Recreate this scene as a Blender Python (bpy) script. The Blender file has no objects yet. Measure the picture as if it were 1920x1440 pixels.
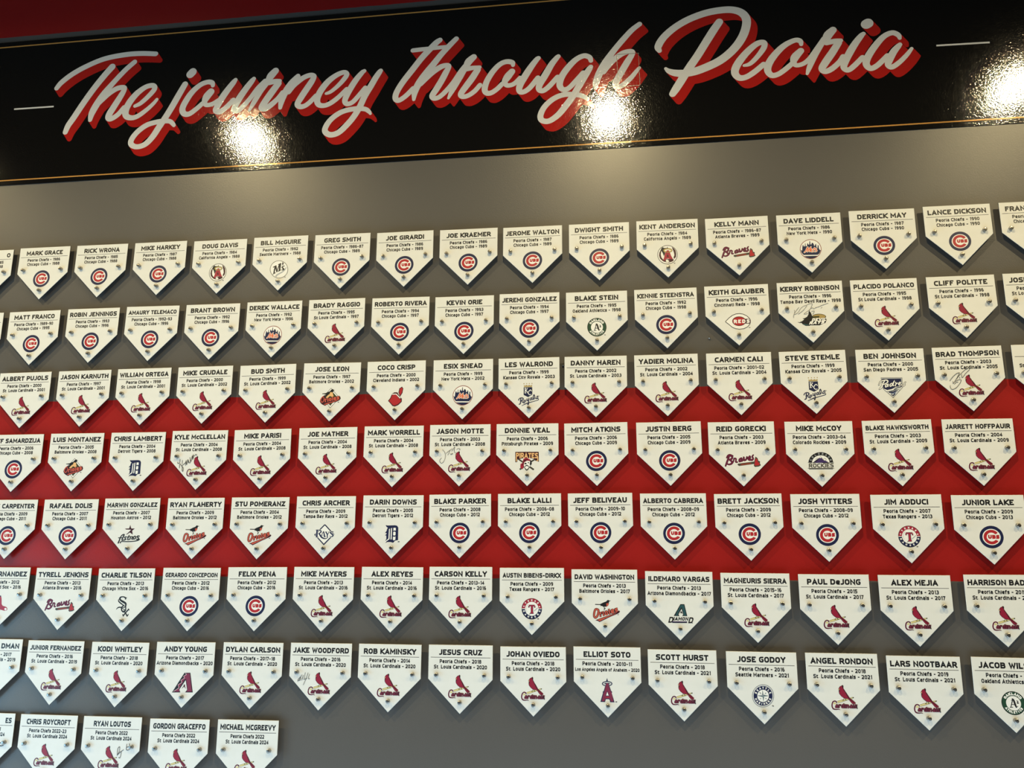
import bpy, math, random
from mathutils import Vector, Matrix
from mathutils.geometry import convex_hull_2d, delaunay_2d_cdt

# ---------------------------------------------------------------- camera, world, lights, exposure
CAM_F=1560.714
CAM_Y=-2.64533
CAM_R=[[0.9908627, 0.1348055, 0.0043077], [0.0242479, -0.2094658, 0.9775153], [0.1326768, -0.968479, -0.2108206]]
ROWS=[
[('>O', 'Peoria Chiefs - 1985', 'Chicago Cubs - 1988', 'cubs', -2.3183, 2.7256, 0.0),
('MARK GRACE', 'Peoria Chiefs - 1986', 'Chicago Cubs - 1988', 'cubs', -2.0916, 2.7284, -0.0024),
('RICK WRONA', 'Peoria Chiefs - 1985', 'Chicago Cubs - 1988', 'cubs', -1.8644, 2.7272, -0.0072),
('MIKE HARKEY', 'Peoria Chiefs - 1987', 'Chicago Cubs - 1988', 'cubs', -1.6369, 2.7264, -0.0005),
('DOUG DAVIS', 'Peoria Chiefs - 1984', 'California Angels - 1988', 'halo_circle', -1.4096, 2.7224, -0.0007),
('BILL McGUIRE', 'Peoria Chiefs - 1992', 'Seattle Mariners - 1988', 'm_ball', -1.1836, 2.7243, -0.002),
('GREG SMITH', 'Peoria Chiefs - 1986-87', 'Chicago Cubs - 1989', 'cubs', -0.9579, 2.7223, -0.008),
('JOE GIRARDI', 'Peoria Chiefs - 1986', 'Chicago Cubs - 1989', 'cubs', -0.7343, 2.7195, 0.0039),
('JOE KRAEMER', 'Peoria Chiefs - 1986', 'Chicago Cubs - 1989', 'cubs', -0.5113, 2.7177, -0.0059),
('JEROME WALTON', 'Peoria Chiefs - 1987', 'Chicago Cubs - 1989', 'cubs', -0.2921, 2.7149, -0.0022),
('DWIGHT SMITH', 'Peoria Chiefs - 1986', 'Chicago Cubs - 1989', 'cubs', -0.0689, 2.7145, -0.0054),
('KENT ANDERSON', 'Peoria Chiefs - 1984', 'California Angels - 1989', 'halo_circle', 0.1553, 2.7145, -0.0132),
('KELLY MANN', 'Peoria Chiefs - 1986-87', 'Atlanta Braves - 1989', 'braves', 0.3787, 2.7117, 0.0082),
('DAVE LIDDELL', 'Peoria Chiefs - 1986', 'New York Mets - 1990', 'mets', 0.6054, 2.7112, -0.0021),
('DERRICK MAY', 'Peoria Chiefs - 1987', 'Chicago Cubs - 1990', 'cubs', 0.8314, 2.7133, -0.0086),
('LANCE DICKSON', 'Peoria Chiefs - 1990', 'Chicago Cubs - 1990', 'cubs', 1.0574, 2.7161, 0.0024),
('<FRANK', 'Peoria Chiefs - 1990', 'Chicago Cubs - 1991', 'cubs', 1.2836, 2.7168, 0.0)],
[('', 'Peoria Chiefs - 1994', 'Chicago Cubs - 1995', 'cubs', -2.3235, 2.4832, 0.0),
('MATT FRANCO', 'Peoria Chiefs - 1989-90', 'Chicago Cubs - 1995', 'cubs', -2.0995, 2.4839, 0.0125),
('ROBIN JENNINGS', 'Peoria Chiefs - 1993', 'Chicago Cubs - 1996', 'cubs', -1.8696, 2.4855, -0.0065),
('AMAURY TELEMACO', 'Peoria Chiefs - 1992-93', 'Chicago Cubs - 1996', 'cubs', -1.6429, 2.4853, -0.0179),
('BRANT BROWN', 'Peoria Chiefs - 1992', 'Chicago Cubs - 1996', 'cubs', -1.417, 2.4841, -0.0092),
('DEREK WALLACE', 'Peoria Chiefs - 1992', 'New York Mets - 1996', 'mets', -1.1911, 2.4851, -0.0054),
('BRADY RAGGIO', 'Peoria Chiefs - 1995', 'St Louis Cardinals - 1997', 'cardinals', -0.9668, 2.4851, 0.0022),
('ROBERTO RIVERA', 'Peoria Chiefs - 1994', 'Chicago Cubs - 1997', 'cubs', -0.7417, 2.4817, -0.0097),
('KEVIN ORIE', 'Peoria Chiefs - 1993', 'Chicago Cubs - 1997', 'cubs', -0.5218, 2.4773, -0.0035),
('JEREMI GONZALEZ', 'Peoria Chiefs - 1994', 'Chicago Cubs - 1997', 'cubs', -0.3027, 2.4789, -0.0066),
('BLAKE STEIN', 'Peoria Chiefs - 1995', 'Oakland Athletics - 1998', 'athletics', -0.0811, 2.4755, -0.0041),
('KENNIE STEENSTRA', 'Peoria Chiefs - 1992', 'Chicago Cubs - 1998', 'cubs', 0.1418, 2.4764, 0.0059),
('KEITH GLAUBER', 'Peoria Chiefs - 1996', 'Cincinnati Reds - 1998', 'reds', 0.3661, 2.4787, 0.0075),
('KERRY ROBINSON', 'Peoria Chiefs - 1996', 'Tampa Bay Devil Rays - 1998', 'manta', 0.5931, 2.4807, 0.0001),
('PLACIDO POLANCO', 'Peoria Chiefs - 1995', 'St Louis Cardinals - 1998', 'cardinals', 0.8173, 2.4799, -0.0014),
('CLIFF POLITTE', 'Peoria Chiefs - 1996', 'St Louis Cardinals - 1998', 'cardinals', 1.0445, 2.4809, 0.0065),
('<JOSE', 'Peoria Chiefs - 1996', 'St Louis Cardinals - 1998', 'cardinals', 1.2689, 2.4821, 0.0)],
[('ALBERT PUJOLS', 'Peoria Chiefs - 2000', 'St. Louis Cardinals - 2001', 'cardinals', -2.1043, 2.2566, 0.0088),
('JASON KARNUTH', 'Peoria Chiefs - 1997', 'St. Louis Cardinals - 2001', 'cardinals', -1.8761, 2.2576, 0.0075),
('WILLIAM ORTEGA', 'Peoria Chiefs - 1998', 'St. Louis Cardinals - 2001', 'cardinals', -1.6515, 2.2591, 0.0054),
('MIKE CRUDALE', 'Peoria Chiefs - 2000', 'St. Louis Cardinals - 2002', 'cardinals', -1.426, 2.2598, 0.0096),
('BUD SMITH', 'Peoria Chiefs - 1999', 'St. Louis Cardinals - 2002', 'cardinals', -1.1993, 2.2594, 0.0156),
('JOSE LEON', 'Peoria Chiefs - 1997', 'Baltimore Orioles - 2002', 'oriole_diamond', -0.9713, 2.2598, -0.0175),
('COCO CRISP', 'Peoria Chiefs - 2000', 'Cleveland Indians - 2002', 'feather', -0.7489, 2.2595, 0.0001),
('ESIX SNEAD', 'Peoria Chiefs - 1999', 'New York Mets - 2002', 'mets', -0.5225, 2.2582, -0.0033),
('LES WALROND', 'Peoria Chiefs - 1999', 'Kansas City Royals - 2003', 'royals', -0.3044, 2.2576, 0.0022),
('DANNY HAREN', 'Peoria Chiefs - 2002', 'St. Louis Cardinals - 2003', 'cardinals', -0.0876, 2.2568, -0.0131),
('YADIER MOLINA', 'Peoria Chiefs - 2002', 'St. Louis Cardinals - 2004', 'cardinals', 0.1361, 2.2559, 0.0002),
('CARMEN CALI', 'Peoria Chiefs - 2001-02', 'St. Louis Cardinals - 2004', 'cardinals', 0.3622, 2.2548, -0.0037),
('STEVE STEMLE', 'Peoria Chiefs - 1999', 'Kansas City Royals - 2005', 'royals', 0.5857, 2.2542, 0.0103),
('BEN JOHNSON', 'Peoria Chiefs - 2000', 'San Diego Padres - 2005', 'padres', 0.8156, 2.2528, -0.0102),
('BRAD THOMPSON', 'Peoria Chiefs - 2003', 'St. Louis Cardinals - 2005', 'cardinals', 1.0399, 2.2536, 0.0116),
('', 'Peoria Chiefs - 2004', 'St. Louis Cardinals - 2005', 'cardinals', 1.2674, 2.2549, 0.0)],
[('>JEFF SAMARDZIJA', 'Peoria Chiefs - 2006', 'Chicago Cubs - 2008', 'cubs', -2.1043, 2.0338, 0.0),
('LUIS MONTANEZ', 'Peoria Chiefs - 2005', 'Baltimore Orioles - 2008', 'oriole_diamond', -1.8772, 2.0343, -0.0047),
('CHRIS LAMBERT', 'Peoria Chiefs - 2004', 'Detroit Tigers - 2008', 'old_d', -1.6503, 2.034, -0.0049),
('KYLE McCLELLAN', 'Peoria Chiefs - 2004', 'St. Louis Cardinals - 2008', 'cardinals', -1.4258, 2.0364, -0.0042),
('MIKE PARISI', 'Peoria Chiefs - 2004', 'St. Louis Cardinals - 2008', 'cardinals', -1.2026, 2.0366, 0.0187),
('JOE MATHER', 'Peoria Chiefs - 2004', 'St. Louis Cardinals - 2008', 'cardinals', -0.9747, 2.0388, 0.0069),
('MARK WORRELL', 'Peoria Chiefs - 2004', 'St. Louis Cardinals - 2008', 'cardinals', -0.75, 2.04, -0.0047),
('JASON MOTTE', 'Peoria Chiefs - 2003', 'St. Louis Cardinals - 2008', 'cardinals', -0.5288, 2.0408, -0.0056),
('DONNIE VEAL', 'Peoria Chiefs - 2006', 'Pittsburgh Pirates - 2009', 'pirates', -0.3092, 2.0398, -0.0061),
('MITCH ATKINS', 'Peoria Chiefs - 2006', 'Chicago Cubs - 2009', 'cubs', -0.0909, 2.0387, 0.0116),
('JUSTIN BERG', 'Peoria Chiefs - 2005', 'Chicago Cubs - 2009', 'cubs', 0.1364, 2.0372, 0.0086),
('REID GORECKI', 'Peoria Chiefs - 2003', 'Atlanta Braves - 2009', 'braves', 0.3577, 2.0334, -0.0037),
('MIKE McCOY', 'Peoria Chiefs - 2003-04', 'Colorado Rockies - 2009', 'rockies', 0.5891, 2.0306, -0.0124),
('BLAKE HAWKSWORTH', 'Peoria Chiefs - 2003', 'St. Louis Cardinals - 2009', 'cardinals', 0.8168, 2.0305, 0.0144),
('JARRETT HOFFPAUIR', 'Peoria Chiefs - 2004', 'St. Louis Cardinals - 2009', 'cardinals', 1.0464, 2.0297, -0.006)],
[('>CHRIS CARPENTER', 'Peoria Chiefs - 2009', 'Chicago Cubs - 2011', 'cubs', -2.096, 1.8072, 0.0),
('RAFAEL DOLIS', 'Peoria Chiefs - 2007', 'Chicago Cubs - 2011', 'cubs', -1.8711, 1.8071, 0.0024),
('MARWIN GONZALEZ', 'Peoria Chiefs - 2007', 'Houston Astros - 2012', 'astros', -1.6478, 1.8095, 0.0075),
('RYAN FLAHERTY', 'Peoria Chiefs - 2009', 'Baltimore Orioles - 2012', 'oriole_bird', -1.4201, 1.8091, 0.0052),
('STU POMERANZ', 'Peoria Chiefs - 2004', 'Baltimore Orioles - 2012', 'oriole_bird', -1.1947, 1.8099, -0.0015),
('CHRIS ARCHER', 'Peoria Chiefs - 2009', 'Tampa Bay Rays - 2012', 'rays', -0.9691, 1.8119, -0.0002),
('DARIN DOWNS', 'Peoria Chiefs - 2005', 'Detroit Tigers - 2012', 'old_d', -0.7441, 1.8136, -0.0051),
('BLAKE PARKER', 'Peoria Chiefs - 2008', 'Chicago Cubs - 2012', 'cubs', -0.5253, 1.8153, 0.011),
('BLAKE LALLI', 'Peoria Chiefs - 2006-08', 'Chicago Cubs - 2012', 'cubs', -0.3028, 1.816, 0.0057),
('JEFF BELIVEAU', 'Peoria Chiefs - 2009-10', 'Chicago Cubs - 2012', 'cubs', -0.0814, 1.8161, 0.0083),
('ALBERTO CABRERA', 'Peoria Chiefs - 2008-09', 'Chicago Cubs - 2012', 'cubs', 0.1424, 1.8137, -0.0031),
('BRETT JACKSON', 'Peoria Chiefs - 2009', 'Chicago Cubs - 2012', 'cubs', 0.3665, 1.8111, 0.0052),
('JOSH VITTERS', 'Peoria Chiefs - 2008-09', 'Chicago Cubs - 2012', 'cubs', 0.5922, 1.8088, -0.0027),
('JIM ADDUCI', 'Peoria Chiefs - 2007', 'Texas Rangers - 2013', 'rangers', 0.8232, 1.8056, 0.0017),
('JUNIOR LAKE', 'Peoria Chiefs - 2009', 'Chicago Cubs - 2013', 'cubs', 1.0502, 1.8028, -0.0048)],
[('>HERNANDEZ', 'Peoria Chiefs - 2012', 'Boston Red Sox - 2016', 'socks', -2.0927, 1.58, 0.0),
('TYRELL JENKINS', 'Peoria Chiefs - 2013', 'Atlanta Braves - 2016', 'braves', -1.8696, 1.579, -0.0),
('CHARLIE TILSON', 'Peoria Chiefs - 2013', 'Chicago White Sox - 2016', 'sox_script', -1.6435, 1.5787, 0.014),
('GERARDO CONCEPCION', 'Peoria Chiefs - 2012', 'Chicago Cubs - 2016', 'cubs', -1.4148, 1.5817, 0.0052),
('FELIX PENA', 'Peoria Chiefs - 2012', 'Chicago Cubs - 2016', 'cubs', -1.1888, 1.585, 0.0113),
('MIKE MAYERS', 'Peoria Chiefs - 2013', 'St. Louis Cardinals - 2016', 'cardinals', -0.9645, 1.5866, 0.0016),
('ALEX REYES', 'Peoria Chiefs - 2014', 'St. Louis Cardinals - 2016', 'cardinals', -0.7393, 1.5875, -0.005),
('CARSON KELLY', 'Peoria Chiefs - 2013-14', 'St. Louis Cardinals - 2016', 'cardinals', -0.5191, 1.5891, 0.0011),
('AUSTIN BIBENS-DIRKX', 'Peoria Chiefs - 2009', 'Texas Rangers - 2017', 'rangers', -0.2955, 1.5872, 0.0024),
('DAVID WASHINGTON', 'Peoria Chiefs - 2013', 'Baltimore Orioles - 2017', 'oriole_bird', -0.0724, 1.5834, -0.0033),
('ILDEMARO VARGAS', 'Peoria Chiefs - 2013', 'Arizona Diamondbacks - 2017', 'diamond_a', 0.1511, 1.5786, -0.0096),
('MAGNEURIS SIERRA', 'Peoria Chiefs - 2015-16', 'St. Louis Cardinals - 2017', 'cardinals', 0.3746, 1.575, -0.0079),
('PAUL DeJONG', 'Peoria Chiefs - 2015', 'St. Louis Cardinals - 2017', 'cardinals', 0.5995, 1.5729, -0.0019),
('ALEX MEJIA', 'Peoria Chiefs - 2013', 'St. Louis Cardinals - 2017', 'cardinals', 0.8249, 1.572, -0.0004),
('HARRISON BADER', 'Peoria Chiefs - 2015', 'St. Louis Cardinals - 2017', 'cardinals', 1.061, 1.5745, 0.0)],
[('>DMAN', 'Peoria Chiefs - 2017', 'St. Louis Cardinals - 2019', 'cardinals', -2.0881, 1.3478, 0.0),
('JUNIOR FERNANDEZ', 'Peoria Chiefs - 2016', 'St. Louis Cardinals - 2019', 'cardinals', -1.8675, 1.3454, -0.0036),
('KODI WHITLEY', 'Peoria Chiefs - 2018', 'St. Louis Cardinals - 2020', 'cardinals', -1.6398, 1.3444, 0.0015),
('ANDY YOUNG', 'Peoria Chiefs - 2017', 'Arizona Diamondbacks - 2020', 'snake_a', -1.4135, 1.3485, 0.0116),
('DYLAN CARLSON', 'Peoria Chiefs - 2017-18', 'St. Louis Cardinals - 2020', 'cardinals', -1.1858, 1.3508, 0.0061),
('JAKE WOODFORD', 'Peoria Chiefs - 2016', 'St. Louis Cardinals - 2020', 'cardinals', -0.9609, 1.3527, 0.0014),
('ROB KAMINSKY', 'Peoria Chiefs - 2014', 'St. Louis Cardinals - 2020', 'cardinals', -0.7384, 1.3531, -0.0028),
('JESUS CRUZ', 'Peoria Chiefs - 2018', 'St. Louis Cardinals - 2020', 'cardinals', -0.5154, 1.3544, 0.0042),
('JOHAN OVIEDO', 'Peoria Chiefs - 2018', 'St. Louis Cardinals - 2020', 'cardinals', -0.2921, 1.3531, 0.0111),
('ELLIOT SOTO', 'Peoria Chiefs - 2010-11', 'Los Angeles Angels of Anaheim - 2020', 'halo_a', -0.0689, 1.3563, 0.001),
('SCOTT HURST', 'Peoria Chiefs - 2018', 'St. Louis Cardinals - 2021', 'cardinals', 0.1522, 1.3518, 0.0008),
('JOSE GODOY', 'Peoria Chiefs - 2016', 'Seattle Mariners - 2021', 'compass', 0.3797, 1.3501, -0.0046),
('ANGEL RONDON', 'Peoria Chiefs - 2018', 'St. Louis Cardinals - 2021', 'cardinals', 0.6045, 1.3502, 0.0005),
('LARS NOOTBAAR', 'Peoria Chiefs - 2019', 'St. Louis Cardinals - 2021', 'cardinals', 0.8283, 1.3464, -0.0009),
('JACOB WILSON', 'Peoria Chiefs - 2013', 'Oakland Athletics - 2021', 'athletics', 1.0578, 1.3465, -0.0131)],
[('>ES', 'Peoria Chiefs 2021', 'St. Louis Cardinals 2024', 'cardinals', -2.0823, 1.1167, 0.0),
('CHRIS ROYCROFT', 'Peoria Chiefs 2022-23', 'St. Louis Cardinals 2024', 'cardinals', -1.8622, 1.116, 0.0006),
('RYAN LOUTOS', 'Peoria Chiefs 2022', 'St. Louis Cardinals 2024', 'cardinals', -1.641, 1.1165, 0.0084),
('GORDON GRACEFFO', 'Peoria Chiefs 2022', 'St. Louis Cardinals 2024', 'cardinals', -1.4133, 1.1155, 0.0162),
('MICHAEL MCGREEVY', 'Peoria Chiefs 2022', 'St. Louis Cardinals 2024', 'cardinals', -1.1859, 1.1191, 0.0126)]]
AFF={'cubs':[0.00033558, -2.84067e-05, -0.276856, -1.40362e-05, -0.000374562, -0.233455],
'halo_circle':[0.000323521, -6.91841e-06, -0.311607, -1.11901e-05, -0.000347633, -0.341917],
'm_ball':[0.000368792, 2.61085e-05, -0.402383, -1.57963e-05, -0.000370412, -0.347099],
'braves':[0.000394314, -2.49382e-05, -0.361124, -2.18567e-05, -0.000428087, -0.374856],
'mets':[0.000274323, -1.98381e-05, -0.227929, -1.28701e-05, -0.000302101, -0.34728],
'cardinals':[0.000301384, -2.20195e-05, -0.193815, 4.31689e-06, -0.000303256, -0.408293],
'athletics':[0.000300478, -3.91725e-06, -0.230952, -9.17162e-06, -0.000313334, -0.388269],
'reds':[0.000275938, -1.69622e-05, -0.269813, -1.19061e-05, -0.000294443, -0.393349],
'manta':[0.000354347, -2.58565e-05, -0.318455, -1.31068e-05, -0.000383179, -0.269506],
'oriole_diamond':[0.000297355, 2.06616e-05, -0.287318, -1.57114e-06, -0.000291156, -0.382746],
'feather':[0.000290504, 1.00576e-05, -0.221257, -6.70271e-06, -0.000288132, -0.387016],
'royals':[0.000308581, -2.61453e-05, -0.202261, -1.06716e-05, -0.00032767, -0.354528],
'padres':[0.000258667, -2.11156e-05, -0.239147, -3.68048e-06, -0.000278087, -0.398471],
'old_d':[0.000280462, 1.10174e-05, -0.210339, 1.23918e-06, -0.000268499, -0.403463],
'pirates':[0.000297225, 2.15173e-06, -0.244398, -1.79321e-06, -0.000296091, -0.392707],
'rockies':[0.000260044, -1.55618e-05, -0.241063, 3.38353e-08, -0.000271385, -0.411498],
'astros':[0.000306437, 2.87242e-05, -0.295588, -2.41778e-06, -0.000280722, -0.403926],
'oriole_bird':[0.000290706, -4.25126e-06, -0.237785, 4.21768e-06, -0.000282563, -0.401609],
'rays':[0.000299118, 1.53838e-05, -0.230542, -8.83136e-08, -0.00028312, -0.408684],
'rangers':[0.000285907, -7.95259e-07, -0.206753, 2.44912e-06, -0.000274843, -0.413192],
'sox_script':[0.000300475, 2.60075e-05, -0.207317, -9.91498e-07, -0.00027054, -0.412746],
'diamond_a':[0.000250992, -6.72479e-06, -0.201929, 5.37398e-06, -0.000246725, -0.445684],
'snake_a':[0.000301424, 2.21546e-05, -0.266162, 3.14123e-06, -0.000268828, -0.428338],
'halo_a':[0.000306774, -6.03627e-06, -0.210649, 6.73352e-06, -0.000292742, -0.393656],
'compass':[0.000271414, -1.39415e-05, -0.189428, 7.6845e-06, -0.000265108, -0.405126],
'socks':[0.0004072, 5.1353e-05, -0.0197196, 4.08929e-06, -0.000359626, -0.319157],
'sig_KERRY':[0.000354347, -2.58565e-05, -0.318455, -1.31068e-05, -0.000383179, -0.269506],
'sig_THOMPSON':[0.000316231, -3.95876e-05, -0.299179, -1.18939e-05, -0.000344146, -0.241202],
'sig_McCLELLAN':[0.000372739, 3.37592e-05, -0.450159, -2.89582e-06, -0.000351012, -0.294557],
'sig_MOTTE':[0.000305264, 7.98949e-06, -0.406659, -2.27629e-06, -0.000300727, -0.293597],
'sig_WOODFORD':[0.000316609, 1.65457e-05, -0.439625, 6.41441e-06, -0.000288339, -0.361671],
'sig_LOUTOS':[0.00163137, 0.000144854, -2.04362, 3.9724e-05, -0.00141512, 1.22991],
'sig_ES':[0.000261031, 3.20986e-05, 0.273539, 8.15541e-06, -0.000222427, -0.349161]}
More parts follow.
